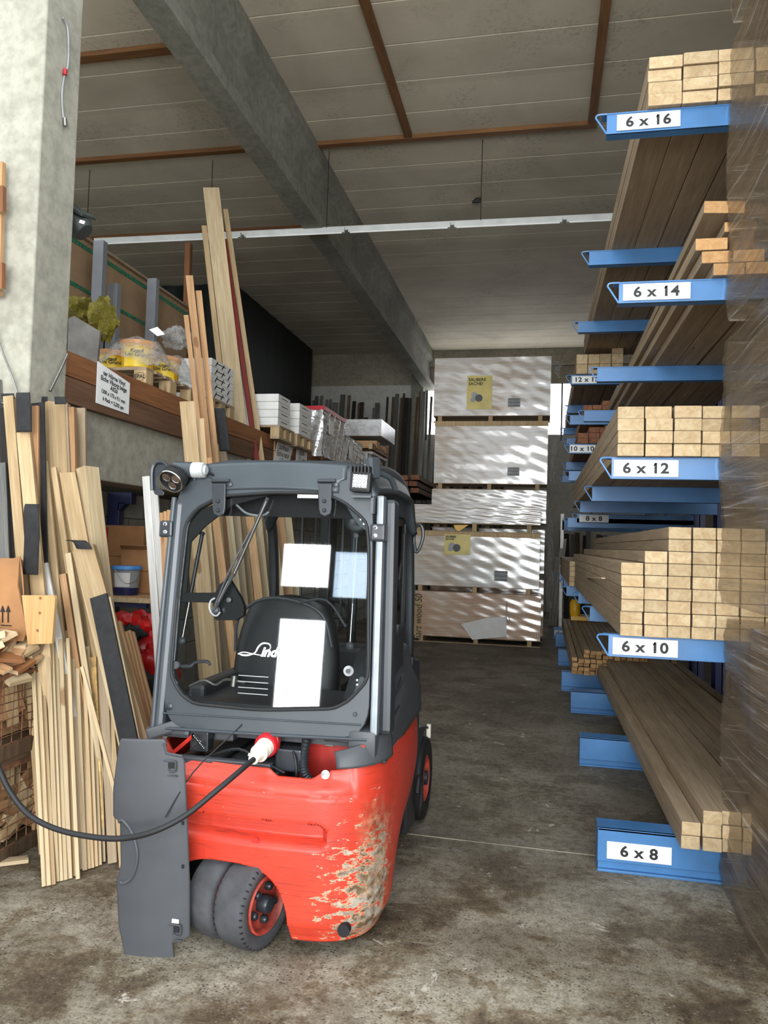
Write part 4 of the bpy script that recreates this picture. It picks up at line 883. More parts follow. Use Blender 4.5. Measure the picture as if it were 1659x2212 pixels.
# standing timber and sheets along the back wall
rr = random.Random(21); x = -6.05; n = 0
mats = ['grey_board','dark_wood','old_wood','grey_board','dark_wood','white_board','dark_wood','old_wood','pine_grey','dark_wood']
while x < -1.0:
    w_ = rr.choice([.05,.06,.07,.09,.12]); left = x < -5.2
    mt = 'grey_board' if left else rr.choice(mats); h = 5.35+rr.uniform(-.12,.12) if not (-4.6 < x < -4.0) else rr.uniform(4.7,5.3)
    if x > -2.8: h = rr.uniform(4.9,5.3)
    tl = rr.uniform(-.03,.03); tone = {'grey_board':'grey','dark_wood':'dark','old_wood':'brown','white_board':'white','pine_grey':'pale'}[mt]
    board('standing_board', '%s board leaning on the back wall, %s from the dark green tarpaulin' % (tone, ordn(n)), 'board', (x, (18.2 if -3.6 < x < -2.8 else 18.7)+rr.uniform(-.15,.1), 0), (x+tl, (19.0 if -3.6 < x < -2.8 else 19.45)+rr.uniform(-.1,.08), h), w_, .03, (0,-1,0), mt, 'tall boards leaning on the back wall', 'old_wood')
    x += w_+rr.uniform(.02,.06); n += 1
for k in range(9):
    px = 852+(k % 3)*20+rr.uniform(-4,4); py = 1058-(k//3)*14; q = P(px, py, Y=15.5)
    board('stacked_beam', 'reddish beam end in the dark behind the forklift, %s column, %s row up' % (ordn(k % 3), ordn(k//3)), 'timber', (q.x, 15.5+rr.uniform(0,.2), q.z), (q.x, 18.2, q.z), .17, .1, (0,0,1), 'old_wood', 'reddish beams stacked in the dark', 'end_dark')
b = MB(); q = P(875, 1075, Y=15.5); b.box(q.x-.5, q.x+.4, 15.6, 18, 2.2, q.z-.1); b.box(q.x-.45, q.x-.35, 15.7, 15.8, 0, 2.2); b.box(q.x+.25, q.x+.35, 15.7, 15.8, 0, 2.2); tag(b.build('dark_trestle', 'dark'), 'dark trestle carrying the reddish beam ends', 'trestle')
# behind the rack's end: leaning sheets, post
rr = random.Random(9)
for k in range(9):
    px0 = 1206+k*12+rr.uniform(-3,3); q0 = P(px0+4, 1330, Y=16.2); q1 = P(px0+8+rr.uniform(-4,8), 1150+rr.uniform(-6,12), Y=16.6)
    board('leaning_offcut', '%s board standing at the back beyond the rack, %s from the panel piles' % (['brown','dark','grey'][k % 3], ordn(k)), 'board', (q0.x, 16.2, .0), (q1.x, 16.6, q1.z), .1, .03, (0,-1,0), ['old_wood','dark_wood','grey_board'][k % 3], 'boards standing beyond the rack', 'old_wood')
for k in range(3):
    board('leaning_lath', 'pale lath leaning beside the panel piles, %s' % ['leftmost','middle','rightmost'][k], 'lath', P(1186+k*7, 1352, Z=.0), P(1203+k*9, 1205-k*20, Y=14.2), .05, .02, (0,-1,0), 'white_board', 'pale laths beside the panel piles')
sc_ = empty('scaffold_post', (P(1215,1185,Y=14.6).x, 14.6, 0), 'thin steel post with cross arm behind the rack end', 'post'); q = P(1215,1110,Y=14.6)
b = MB(); b.box(q.x-.03, q.x+.03, 14.57, 14.63, 0, q.z); b.build('post', 'steel', sc_); b = MB(); b.box(q.x, q.x+.9, 14.57, 14.63, q.z-.3, q.z-.12); b.build('cross_arm', 'blue', sc_)
b = MB(); b.lathe((P(1242,1315,Y=12.3).x, 12.3, P(1242,1330,Y=12.3).z), (0,0,1), [(.07,0),(.08,.05),(.08,.2),(.05,.25)], 16); b.box(.45,.8,12.2,12.5,.5,P(1242,1330,Y=12.3).z) ; tag(b.build('yellow_canister', 'yellow'), 'small yellow canister in the dark beyond the 6 x 10 stack', 'canister')
# ================================================================== THE FORKLIFT
FL = empty('forklift', (-1.13, 3.1, 0), 'red and dark grey electric forklift seen from behind, charging with its side cover open', 'forklift')
# --- red body: path around the rear, every column with its own lower and upper edge
path = [(-1.60,4.05),(-1.60,3.5),(-1.59,3.2),(-1.56,3.05),(-1.50,2.965),(-1.42,2.93),(-1.25,2.905),(-1.05,2.895),(-.85,2.90),(-.76,2.92),(-.69,2.96),(-.635,3.03),(-.605,3.14),(-.59,3.35),(-.60,3.7),(-.63,4.0),(-.66,4.2)]
pv = spline([Vector((x, y, 0)) for x, y in path], 12)
cum = [0]
for a, c in zip(pv, pv[1:]): cum.append(cum[-1]+(c-a).length)
def onpath(u):
    d = u*cum[-1]
    for i in range(len(cum)-1):
        if cum[i+1] >= d: return pv[i].lerp(pv[i+1], (d-cum[i])/(cum[i+1]-cum[i])), (pv[i+1]-pv[i]).normalized()
    return pv[-1].copy(), (pv[-1]-pv[-2]).normalized()
def sm(a, c, x): t = max(0, min(1, (x-a)/(c-a))); return t*t*(3-2*t)
def body(u, v):
    p, d = onpath(u); nx = Vector((d.y, -d.x, 0)); X, Y = p.x, p.y
    zt = .70+.02*sm(-1.0,-.7,X)
    if Y < 3.06:      # rear edge: wavy, with notches for the socket bay
        zt = .692-.028*sm(-1.05,-1.0,X)+.028*sm(-.87,-.81,X)
        if X > -.78: zt = .70+.035*sm(-.78,-.62,X)
        if X < -1.3: zt = .685
    else: zt = .735-.02*sm(3.15,4.2,Y)
    zb = .055
    if Y < 3.06 and -1.455 < X < -.925: zb = max(.055, .335*(1-abs((X+1.19)/.265)**3)**(1/3))     # wheel arch
    if Y > 3.6: zb = .055+.10*sm(3.6,4.0,Y)
    z = max(zb, .055+(zt-.055)*v)
    r = 0
    if Y < 3.06:
        r -= .05*sm(.512,.505,z)*sm(.406,.45,z)*sm(-.785-.03*abs((z-.46)/.05)**3,-.80-.03*abs((z-.46)/.05)**3,X)          # hand-hold recess
        r -= .008*sm(.603,.609,z)*sm(-.69,-.70,X)                              # step under the rim
        r -= .025*sm(.63,.67,z)*(1-sm(-.78,-.66,X))
    if v > .9: r -= .015*((v-.9)/.1)**2
    if z < .14 and X > -.95: r -= .03*(1-sm(.05,.14,z))
    if Y > 3.06 and X > -1: r -= .05*sm(.60,.95,z)*sm(3.2,3.6,Y)-.0-.04*math.sin(PI*min(1,max(0,(z-.1)/.5)))*sm(3.2,3.6,Y)*0+.09*(1-sm(.05,.55,z))*sm(3.1,3.7,Y)
    r += .012*math.sin(PI*max(0, min(1, (z-.05)/.65)))
    return p+nx*r+Vector((0,0,z))
b = MB(); b.grid(body, 380, 110); bmesh.ops.remove_doubles(b.bm, verts=b.bm.verts, dist=.0004); b.build('body', 'red', FL, norm=False, solid=.012)
b = MB(); b.box(-1.55,-.68,3.15,4.1,.12,.55); b.box(-1.5,-.95,3.6,4.1,.05,.14); b.build('chassis', 'dark', FL)
b = MB(); b.cyl((-.712, 2.935, .118), (-.712, 2.905, .118), .024, n=24); b.build('towing_hole', 'dark', FL)
b = MB(); b.lathe((-1.07, 2.885, .425), (0,-1,0), [(.014,0),(.014,.002)], 16); b.build('recess_bolt', 'red_in', FL)
# --- steered twin rear wheel
ax_ = Vector((.955, -.297, 0)).normalized(); wc = Vector((-1.025, 2.925, .170))
ws = empty('rear_wheel', wc-FL.location, None); ws.parent = FL
def wheel(parent, c, ax, r, wd, rim_r, out=True, tyre='tyre', name='tyre'):
    """tyre section: shoulders rounded, sidewall ring; c = centre of the outer face"""
    b = MB(); b.lathe(c, ax, [(rim_r,-.01),(rim_r+.012,0),(r*.86,.004),(r*.93,0),(r*.985,-.012),(r,-.03),(r,-wd+.03),(r*.985,-wd+.012),(r*.93,-wd),(rim_r,-wd)], 48, closed=True); t = b.build(name, tyre, parent)
    return t
wheel(ws, wc, ax_, .170, .135, .112); wheel(ws, wc-ax_*.155, ax_, .168, .12, .112)
b = MB(); b.lathe(wc, ax_, [(.112,-.135),(.112,-.004),(.106,.002),(.100,-.006),(.096,-.03),(.03,-.034),(.03,-.05),(.1,-.06),(.1,-.135)], 40, closed=True); b.build('rim', 'rim', ws)
b = MB(); b.lathe(wc, ax_, [(.034,-.04),(.034,.0),(.028,.012),(.001,.014)], 24); b.build('hub', 'frame_dark', ws)
u1 = ax_.orthogonal().normalized(); u2 = ax_.cross(u1)
for k in range(5):
    a = 2*PI*k/5+.3; q = wc+(u1*math.cos(a)+u2*math.sin(a))*.064; b = MB(); b.lathe(q, ax_, [(.016,-.036),(.016,-.012),(.011,-.006),(.001,-.005)], 10); b.build('wheel_bolt', 'frame_dark', ws)
b = MB(); b.lathe(wc-ax_*.138, ax_, [(.155,0),(.155,.004)], 32); b.build('red_line', 'redplug', ws)
for off in (-.004, -.131):
  b = MB()
  for k in range(40):
    a = 2*PI*k/40
    for off in (off,): q = wc+ax_*off+(u1*math.cos(a)+u2*math.sin(a))*.158; b.obox(q, (.01,.004,.014), Matrix((ax_, (u1*math.cos(a)+u2*math.sin(a)).cross(ax_), u1*math.cos(a)+u2*math.sin(a))).transposed())
  b.build('tread_notch', 'dark', ws)
# --- front wheels with fenders
for sx, X, nm in ((1, -.655, 'right'), (-1, -1.605, 'left')):
    fw = empty('front_wheel', Vector((X, 4.52, .235))-FL.location); fw.parent = FL; c = Vector((X+sx*.02, 4.52, .235))
    wheel(fw, c, Vector((sx,0,0)), .235, .18, .13, tyre='black')
    b = MB(); b.lathe(c, (sx,0,0), [(.13,-.1),(.13,-.004),(.12,0),(.11,-.03),(.001,-.035)], 32); b.build('rim', 'rim', fw)
    b = MB(); b.lathe(c, (sx,0,0), [(.04,-.03),(.04,.005),(.001,.01)], 16); b.build('hub', 'frame_dark', fw)
    b = MB(); b.grid(lambda u, v: (X+sx*(.005-.2*v), 4.52-.29*math.cos(u*2.2-.2), .235+.285*math.sin(u*2.2-.2)), 24, 2); b.build('fender', 'frame_dark', FL, norm=False, solid=.012)
b = MB(); b.box(-.67,-.645,4.70,4.73,.42,.50,.003); b.build('white_marker', 'cream', FL)
# black side trim around the step and front post foot
b = MB(); b.prism([(-.66,4.02,.08),(-.66,4.28,.06),(-.66,4.35,.5),(-.66,4.3,.95),(-.66,4.06,1.0),(-.66,4.0,.7),(-.655,3.96,.45)], (-.06,0,0)); b.build('step_panel', 'frame_dark', FL, bevel=.01)
b = MB(); b.tube([(-.60,3.93,.33),(-.6,3.96,.25),(-.6,4.0,.2),(-.6,4.05,.25),(-.6,4.04,.36),(-.6,3.97,.4),(-.60,3.93,.33)], .012, 6); b.build('step_opening', 'dark', FL)
# --- engine-bay: battery, red walls, charger bits
b = MB(); b.box(-1.52,-.66,3.2,3.9,.5,.66); b.box(-1.5,-1.02,2.98,3.2,.62,.665,.004); b.build('battery', 'frame_dark', FL, bevel=.004)
b = MB(); b.box(-1.0,-.68,3.19,3.2,.5,.80); b.box(-.69,-.67,2.99,3.2,.45,.8); b.build('bay_wall', 'red_in', FL)
b = MB(); b.box(-1.02,-.68,2.95,3.2,.45,.47); b.build('bay_floor', 'dark', FL)
b = MB(); b.prism([(-1.49,3.0,.69),(-1.49,3.3,.69),(-1.36,3.3,.80),(-1.40,3.0,.77)], (0,0,.02)); b.build('bay_bracket', 'red_in', FL)
b = MB()
for k in range(3): b.box(-1.38+k*.12,-1.30+k*.12,3.02,3.5,.665,.682,.004)
b.box(-1.46,-1.05,2.965,3.0,.66,.70,.006); b.build('battery_cover_rib', 'plastic', FL)
for k in range(6): b = MB(); b.lathe((-1.36+k*.06, 3.05+(k%2)*.1, .684), (0,0,1), [(.006,0),(.006,.006),(.001,.008)], 8); b.build('bolt', 'chrome', FL)
fan = empty('fan', Vector((-1.375,3.0,.755))-FL.location); fan.parent = FL
b = MB(); b.box(-1.415,-1.335,3.0,3.06,.715,.795,.006); b.build('fan_housing', 'frame_dark', fan)
b = MB()
for r_ in (.008,.016,.024,.032): b.lathe((-1.375,2.998,.755), (0,-1,0), [(r_,0),(r_+.0022,0),(r_+.0022,.002),(r_,.002)], 24, closed=True)
for a in (.785,2.356): b.bar((-1.375+.037*math.cos(a),2.995,.755+.037*math.sin(a)), (-1.375-.037*math.cos(a),2.995,.755-.037*math.sin(a)), .003, .003)
b.lathe((-1.375,2.998,.755), (0,-1,0), [(.009,0),(.009,.003),(.001,.004)], 12); b.build('fan_grille', 'chrome', fan)
b = MB(); b.box(-1.335,-1.25,3.06,3.4,.75,.81,.008); b.build('duct', 'plastic', FL)
b = MB(); b.box(-1.05,-.94,3.02,3.14,.66,.75,.008); b.build('socket_housing', 'frame_dark', FL)
b = MB(); b.lathe((-1.075,3.035,.775), (-.1,-.9,.1), [(.045,0),(.048,.03),(.038,.032),(.036,.01)], 24); b.build('charging_socket', 'redplug', FL)
hp = [(-.93,3.1,.87),(-.93,3.07,.80),(-.935,3.04,.72),(-.92,3.02,.66),(-.89,3.03,.62)]
b = MB(); pts = spline([Vector(p) for p in hp], 12); b.tube(pts, [.017+.003*(i%2) for i in range(len(pts))], 12, smooth=0); b.build('corrugated_hose', 'frame_dark', FL)
for q in ([(-1.0,3.06,.74),(-.97,3.02,.74),(-.95,3.0,.68),(-.96,3.02,.6)], [(-.99,3.08,.72),(-.96,3.03,.7),(-.955,3.03,.62),(-.98,3.05,.55)], [(-1.32,3.02,.70),(-1.2,3.0,.74),(-1.1,3.0,.70),(-1.0,3.0,.66)]):
    b = MB(); b.tube(q, .006, 6); b.build('bay_cable', 'black', FL)
b = MB(); b.box(-.885,-.845,3.17,3.18,.735,.80,.002); b.build('latch_plate', 'steel', FL)
b = MB(); b.lathe((-.80,2.9,.70), (.05,-1,.4), [(.017,0),(.017,.01),(.001,.011)], 16); b.build('rim_bolt', 'chrome', FL)
b = MB(); b.lathe((-1.04,3.15,.845), (0,-1,0), [(.003,0),(.003,.003)], 8); b.build('green_led', 'led', FL)
b = MB(); b.grid(lambda u, v: (-.77+.18*math.sin(u*PI/2)+.004-.02*v, 2.935+.20*(1-math.cos(u*PI/2))+.03*v, .715+.02*u+(.055+.06*u)*v+.012*math.sin(v*PI)), 18, 10); b.box(-.74,-.63,3.0,3.2,.74,.85,.02); b.build('corner_cap', 'plastic', FL, norm=False, solid=.01)
b = MB(); b.box(-1.62,-1.42,3.0,3.22,.76,.80,.02); b.bar((-1.60,2.98,.77), (-1.40,3.05,.84), .05, .03, (0,-1,0), .01); b.build('corner_cap', 'plastic', FL)
b = MB(); b.box(-.735,-.69,2.99,3.03,.745,.77,.004); b.box(-.735,-.69,2.975,3.01,.72,.737,.004); b.build('hinge_block', 'plastic', FL)
# --- rear window frame of the cab, in its slightly raked plane
Q0 = (0, 3.0, .80); NR = Vector((0, -1, .075)).normalized()
def fp(x, y, d=0): return PP(x, y, Vector(Q0)-NR*d, NR)
outer = [(352,1572),(362,1300),(382,1075),(402,1045),(455,1018),(590,1004),(735,1010),(790,1030),(806,1080),(803,1300),(796,1600),(560,1588)]
inner = [(383,1300),(402,1130),(424,1100),(478,1072),(590,1064),(700,1066),(745,1085),(793,1128),(797,1180),(796,1468),(752,1515),(720,1531),(560,1534),(420,1520),(392,1500),(370,1460)]
def cpts(L): return [fp(x, y) for x, y in L]
c0 = fp(585, 1300)
def polar(pts, n=120):
    """resample by angle around the centre so both loops match"""
    P3 = resample(roundpoly(pts, .3), 600); ex = Vector((1,0,0)); ez = NR.cross(ex).normalized()
    A = sorted(((math.atan2((p-c0).dot(ez), (p-c0).dot(ex)), p) for p in P3), key=lambda q: q[0]); out = []
    for k in range(n):
        t = -PI+2*PI*k/n; out.append(min(A, key=lambda q: abs(q[0]-t))[1])
    return out
oo, ii = polar(cpts(outer)), polar(cpts(inner))
b = MB(); b.ring(oo, ii, -NR*.045); b.build('rear_frame', 'frame', FL, bevel=.006)
b = MB(); gk = [p+NR*.006 for p in ii]; b.tube(gk+[gk[0]], .0065, 8, smooth=0, caps=False); b.build('window_gasket', 'black', FL)
b = MB(); b.prism([p-NR*.012 for p in ii], -NR*.005); gl = b.build('rear_window', 'glass', FL)
b = MB(); L1 = fp(560,1409,-.0)+NR*(-.011); b.text('inde', fp(586,1410)+NR*(-.0105), (1,0,.01), (0,0,1), .055, 0, bold=.0022, shear=.35, lift=.0006)
pts = [fp(x, y)-NR*.0105 for x, y in ((512,1413),(530,1416),(548,1411),(556,1398),(566,1390),(580,1392),(582,1401),(576,1404))]
b.tube(pts, [.001,.004,.003,.0035,.0035,.003,.002,.001], 6); b.tube([fp(x, y)-NR*.0105 for x, y in ((512,1413),(524,1409),(545,1413),(562,1416))], .0022, 6); b.build('window_logo', 'white', gl)
b = MB(); 
for k in range(4): b.box(fp(515,1455).x, fp(515,1455).x+.13, 3.02, 3.0205, fp(515,1458+k*13).z-.003, fp(515,1458+k*13).z)
b.build('window_notice', 'lightgrey', gl)
b = MB(); q0 = fp(642,1066); b.box(q0.x, q0.x+.09, q0.y+.004, q0.y+.008, q0.z-.018, q0.z+.004); b.build('sticker', 'white', gl)
# inner black mask strip at left of glass, crossbar and wiper motor plate
def flat(name, L, mat, d0=.02, th=.01, parent=FL, bev=.002): 
    b = MB(); b.prism([fp(x, y)-NR*d0 for x, y in L], -NR*th); return b.build(name, mat, parent, bevel=bev)
flat('inner_mask', [(386,1300),(404,1130),(432,1098),(500,1072),(590,1066),(498,1090),(440,1135),(408,1170),(398,1282)], 'dark')
flat('crossbar', [(380,1280),(460,1280),(470,1262),(484,1250),(492,1252),(515,1290),(523,1310),(522,1330),(505,1340),(462,1340),(456,1330),(456,1302),(380,1300)], 'dark', .02, .03)
flat('corner_plate', [(744,1090),(768,1105),(794,1135),(792,1148),(776,1138),(760,1118)], 'frame', .018, .006)
flat('corner_plate', [(755,1512),(775,1462),(782,1462),(790,1470),(786,1480)], 'frame', .018, .006)
for x, y in ((777,1121),(784,1131),(769,1470),(769,1480),(368,1454),(368,1462)): b = MB(); p = fp(x, y)-NR*.016; b.lathe(p, NR, [(.005,0),(.005,.004),(.001,.005)], 10); b.build('screw', 'chrome', FL)
for x, y, r_ in ((365,1526,.016),(767,1543,.009)): b = MB(); b.lathe(fp(x, y), NR, [(r_,0),(r_,.003),(r_*.8,.005),(.001,.005)], 16); b.build('plug_cap', 'frame_dark', FL)
b = MB(); b.tube([fp(345,1572)+NR*.003, fp(560,1586)+NR*.004, fp(793,1598)+NR*.003], .007, 8); b.tube([fp(352,1540)+NR*.002, fp(560,1553)+NR*.003, fp(780,1566)+NR*.002], .004, 8); b.build('hood_seam', 'frame', FL)
# wiper
wp = empty('wiper', fp(467,1318)-FL.location); wp.parent = FL
b = MB(); b.bar(fp(466,1320)+NR*.022, fp(510,1240)+NR*.03, .012, .008, NR); b.tube([fp(466,1320)+NR*.022, fp(500,1240)+NR*.035, fp(545,1150)+NR*.03], [.007,.005,.004], 8); b.build('wiper_arm', 'frame_dark', wp)
b = MB(); b.bar(fp(507,1245)+NR*.018, fp(581,1076)+NR*.014, .012, .012, NR); b.bar(fp(500,1262)+NR*.02, fp(572,1095)+NR*.02, .004, .006, NR); b.build('wiper_blade', 'ink', wp)
b = MB(); b.bar(fp(511,1240)+NR*.026, fp(579,1085)+NR*.022, .003, .004, NR); b.bar(fp(478,1300)+NR*.03, fp(500,1255)+NR*.034, .002, .003, NR); b.build('wiper_rail', 'steel', wp)
b = MB(); b.lathe(fp(468,1318), NR, [(.016,0),(.014,.02),(.001,.028)], 16); b.lathe(fp(495,1296), NR, [(.010,0),(.010,.008),(.001,.010)], 14); b.build('pivot', 'plastic', wp)
b = MB(); b.tube([fp(x, y)+NR*.012 for x, y in ((467,1292),(458,1298),(455,1312),(460,1325),(470,1330),(478,1322))], .004, 6); b.build('spray_hose', 'lightgrey', wp)
b = MB(); b.tube([fp(x, y)-NR*.03 for x, y in ((496,1078),(512,1095),(530,1108),(560,1112),(575,1104))], .005, 6); b.build('wiper_cable', 'lightgrey', FL)
# gas struts, handle, knobs behind the glass
def strut(a, c, d=.06):
    s_ = empty('gas_strut', fp(*a)-FL.location); s_.parent = FL; A, C_ = fp(*a)-NR*d, fp(*c)-NR*.03; m_ = A.lerp(C_, .62)
    b = MB(); b.cyl(A, m_, .0085, n=12); b.build('cylinder', 'frame_dark', s_); b = MB(); b.cyl(m_, C_, .004, n=10); b.build('rod', 'chrome', s_)
    b = MB(); b.lathe(C_, NR, [(.017,-.008),(.017,.004),(.011,.01),(.001,.012)], 16); b.build('ball_joint', 'plastic', s_); b = MB(); b.lathe(A, NR, [(.009,-.008),(.009,.012)], 10); b.build('end_fitting', 'plastic', s_)
strut((424,1150),(386,1385)); strut((764,1155),(752,1396))
b = MB(); b.cyl(fp(751,1450)-NR*.02, fp(751,1450)-NR*.012, .021, n=24); b.build('knob_washer', 'lightgrey', FL); b = MB(); b.cyl(fp(751,1450)-NR*.018, fp(751,1450)-NR*.002, .009, n=16); b.build('knob', 'frame_dark', FL)
hd = empty('window_handle', fp(377,1437)-FL.location); hd.parent = FL
b = MB(); b.cyl(fp(377,1437)-NR*.03, fp(377,1437)-NR*.005, .016, n=18); b.build('pivot', 'plastic', hd); b = MB(); b.tube([fp(x, y)-NR*.03 for x, y in ((378,1440),(405,1440),(415,1432),(440,1430),(448,1438))], [.007,.009,.007,.007,.006], 10); b.build('lever', 'plastic', hd)
b = MB(); b.tube([fp(x, y)-NR*.05 for x, y in ((398,1485),(430,1472),(455,1482),(478,1470),(520,1478))], .006, 8); b.build('latch_rod', 'steel', FL); b = MB(); b.cyl(fp(494,1485)-NR*.05, fp(497,1462)-NR*.05, .014, n=12); b.build('latch_knob', 'steel', FL)
# hinges on top of the rear window
for x0, nm in ((478, 'left'), (706, 'right')):
    h_ = empty('hinge', fp(x0,1040)-FL.location); h_.parent = FL
    b = MB(); L = [(x0-15,1046),(x0-14,1100),(x0-11,1112),(x0-1,1117),(x0+9,1112),(x0+12,1100),(x0+14,1046)]; b.prism([fp(x, y)+NR*.012 for x, y in L], NR*.012); b.build('strap', 'frame_dark', h_, bevel=.003)
    b = MB(); b.cyl(fp(x0-17,1040)+NR*.016, fp(x0+21,1040)+NR*.016, .009, n=14); b.lathe(fp(x0+20,1047)+NR*.01, NR, [(.012,0),(.012,.006),(.006,.008)], 14); b.build('pin', 'frame_dark', h_)
    for yy_ in (1084,1104): b = MB(); b.lathe(fp(x0-2,yy_)+NR*.024, NR, [(.009,0),(.009,.003),(.006,.006),(.001,.006)], 12); b.build('screw', 'ink', h_)
# pillars: polished edges left and right, then the heavy right side pillar
def seg(name, L, mat, w_, t_, parent=FL, bev=.006, dd=0): 
    b = MB()
    for (a, c) in zip(L, L[1:]): b.bar(a, c, w_, t_, (0,-1,0), bev)
    return b.build(name, mat, parent)
A0, A1 = fp(337,1590), fp(383,1080)
seg('rear_pillar', [A0-NR*.04, A1-NR*.04], 'frame', .055, .09, bev=.02)
b = MB(); b.tube([fp(330,1590)+NR*.004, fp(352,1330)+NR*.004, fp(378,1075)+NR*.004], .012, 12); b.build('pillar_tube', 'frame', FL)
seg('rear_pillar', [fp(806,1590)-NR*.03, fp(822,1070)-NR*.03], 'lightsteel', .03, .06, bev=.008)
b = MB(); b.bar(fp(826,1592)-NR*.09, fp(838,1075)-NR*.09, .05, .10, (0,-1,0), .018); b.build('rear_pillar', 'frame_dark', FL)
for x, y, lab in ((362,1142,'l'), (817,1150,'r')):
    cb_ = empty('pillar_clamp', fp(x, y)-FL.location); cb_.parent = FL
    b = MB(); c = fp(x, y); b.obox(c-NR*.02, (.062,.08,.072), Matrix.Identity(3), .01); b.build('clamp_body', 'frame_dark', cb_)
    for dy in (-9, 8): b = MB(); b.lathe(fp(x+(-0 if lab == 'l' else -4), y+dy)+NR*.02, NR, [(.0085,0),(.0085,.003),(.005,.004),(.004,.001)], 14); b.build('screw', 'chrome', cb_)
# roof
def roof(u, v):
    x = -1.53+.85*u; e = min(u, 1-u)*2; y = 3.09+1.05*v
    z = 1.895+.028*sm(0,.5,e)+.03*math.sin(PI*v)-.09*(1-sm(0,.14,e))-.16*sm(.8,1.0,v)**2
    if v < .05: z -= .03*(1-v/.05)
    return (x, y, z)
b = MB(); b.grid(roof, 50, 40); b.build('roof', 'frame', FL, norm=False, solid=.03)
b = MB(); b.grid(lambda u, v: (-1.42+.62*u+(.03 if v < .5 else 0)*(1-2*u), 3.075+.02*v, 1.80+.115*v+.012*math.sin(PI*u)), 30, 10); b.build('roof_edge', 'frame', FL, norm=False, solid=.02)
for sx, X in ((1, -.735), (-1, -1.545)):
    b = MB(); pts = [(X,3.10,1.80),(X,3.14,1.875),(X,3.4,1.92),(X,3.75,1.925),(X,4.02,1.88),(X,4.2,1.76),(X,4.30,1.5),(X,4.36,1.0),(X+.0,4.40,.62)]
    b.sweep(pts, .05, .062, (1,0,0), 8)
    b.build('side_rail', 'frame_dark' , FL, smooth=False)
lp = [P(x, y, Y=4.27) for x, y in ((897,1190),(894,1165),(896,1143),(904,1134),(912,1139),(914,1158),(908,1180),(901,1192),(897,1190))]
b = MB(); b.tube(lp, .010, 8); b.bar(lp[1]+Vector((-.035,0,0)), lp[1]+Vector((.005,0,0)), .06, .02, (0,-1,0), .004); b.build('grab_loop', 'frame_dark', FL)
b = MB(); b.prism([(-1.46,3.2,1.88),(-.72,3.2,1.88),(-.72,4.1,1.88),(-1.46,4.1,1.88)], (0,0,.02)); b.build('roof_lining', 'dark', FL)
b = MB(); b.box(-1.42,-.76,3.2,3.24,1.70,1.88); b.build('rear_lining', 'dark', FL)
# windscreen bars + mast + seat
b = MB()
for k in range(7): b.box(-1.35+k*.08,-1.34+k*.08,4.2,4.22,1.1,1.85)
b.build('guard_bars', 'frame_dark', FL)
for X in (-1.36, -.98): b = MB(); b.box(X,X+.07,4.62,4.76,.1,1.86,.004); b.box(X+.015,X+.055,4.6,4.64,.1,1.84); b.build('mast_rail', 'dark', FL, loc=(0,0,0))
b = MB(); b.box(-1.36,-.91,4.63,4.70,1.74,1.84,.004); b.box(-1.36,-.91,4.63,4.70,.9,.98,.004); b.build('mast_crossbar', 'dark', FL)
b = MB(); b.cyl((-1.15,4.66,.2), (-1.15,4.66,1.75), .03); b.build('lift_cylinder', 'frame_dark', FL)
st_ = empty('seat', Vector((-1.08,3.7,.7))-FL.location); st_.parent = FL
def seatback(u, v):
    th = u*2*PI; w2 = .27*(1-.25*v**3); return (-1.22+w2*math.copysign(abs(math.cos(th))**.6, math.cos(th)), 3.62+.05*v+.07*math.copysign(abs(math.sin(th))**.7, math.sin(th)), .82+.50*v-.05*(abs(math.cos(th))*v)**2)
b = MB(); b.grid(seatback, 40, 20); b.grid(lambda u, v: (-1.22+.20*u*math.cos(v*2*PI), 3.67+.06*u*math.sin(v*2*PI), 1.32+.01*(1-u)-.05*(u*math.cos(v*2*PI))**2), 6, 40); b.build('backrest', 'seat', st_, norm=False)
b = MB(); b.box(-1.46,-.95,3.70,4.15,.78,.9,.04); b.build('seat_cushion', 'seat', st_)
b = MB(); b.tube([(-1.46,3.56,1.05),(-1.44,3.54,1.22),(-1.32,3.54,1.31),(-1.16,3.54,1.31),(-1.02,3.54,1.25),(-.97,3.55,1.1)], .008, 8); b.tube([(-1.14,3.53,1.30),(-1.0,3.53,1.32),(-.9,3.53,1.2)], .006, 8); b.build('seat_piping', 'plastic', st_)
b = MB(); b.box(-1.5,-.7,3.12,3.55,.80,.90,.02); b.box(-1.5,-.7,3.1,3.4,.76,.82); b.build('rear_deck', 'plastic', FL)
b = MB(); b.box(-1.53,-1.45,3.2,4.2,.75,.95,.02); b.box(-.8,-.70,3.5,4.0,.85,1.08,.03); b.build('side_console', 'plastic', FL)
def fend(u, v):
    zt = .80+.29*sm(.05,.6,u)-.10*sm(.8,1,u); z0 = .715+.0*u; z = z0+(zt-z0)*math.sin(v*PI/2); X = -.605-.09*(1-math.cos(v*PI/2))-.02*u
    return (X+.012*math.sin(v*9)*(v > .3), 3.06+1.06*u, z)
b = MB(); b.grid(fend, 30, 16); b.build('side_fender', 'plastic', FL, norm=False, solid=.012)
b = MB(); b.grid(lambda u, v: (-.695-.16*v, 3.06+1.06*u, .79+.29*sm(.05,.6,u)-.10*sm(.8,1,u)), 30, 2); b.build('fender_top', 'plastic', FL, norm=False, solid=.01)
for zz_ in (.86,.94): b = MB(); b.tube([(-.645,3.25,zz_-.06),(-.625,3.45,zz_+.0),(-.65,3.7,zz_+.03)], .006, 8); b.build('fender_rib', 'frame_dark', FL)
cup = empty('storage_tray', Vector((-.70,3.45,1.0))-FL.location); cup.parent = FL
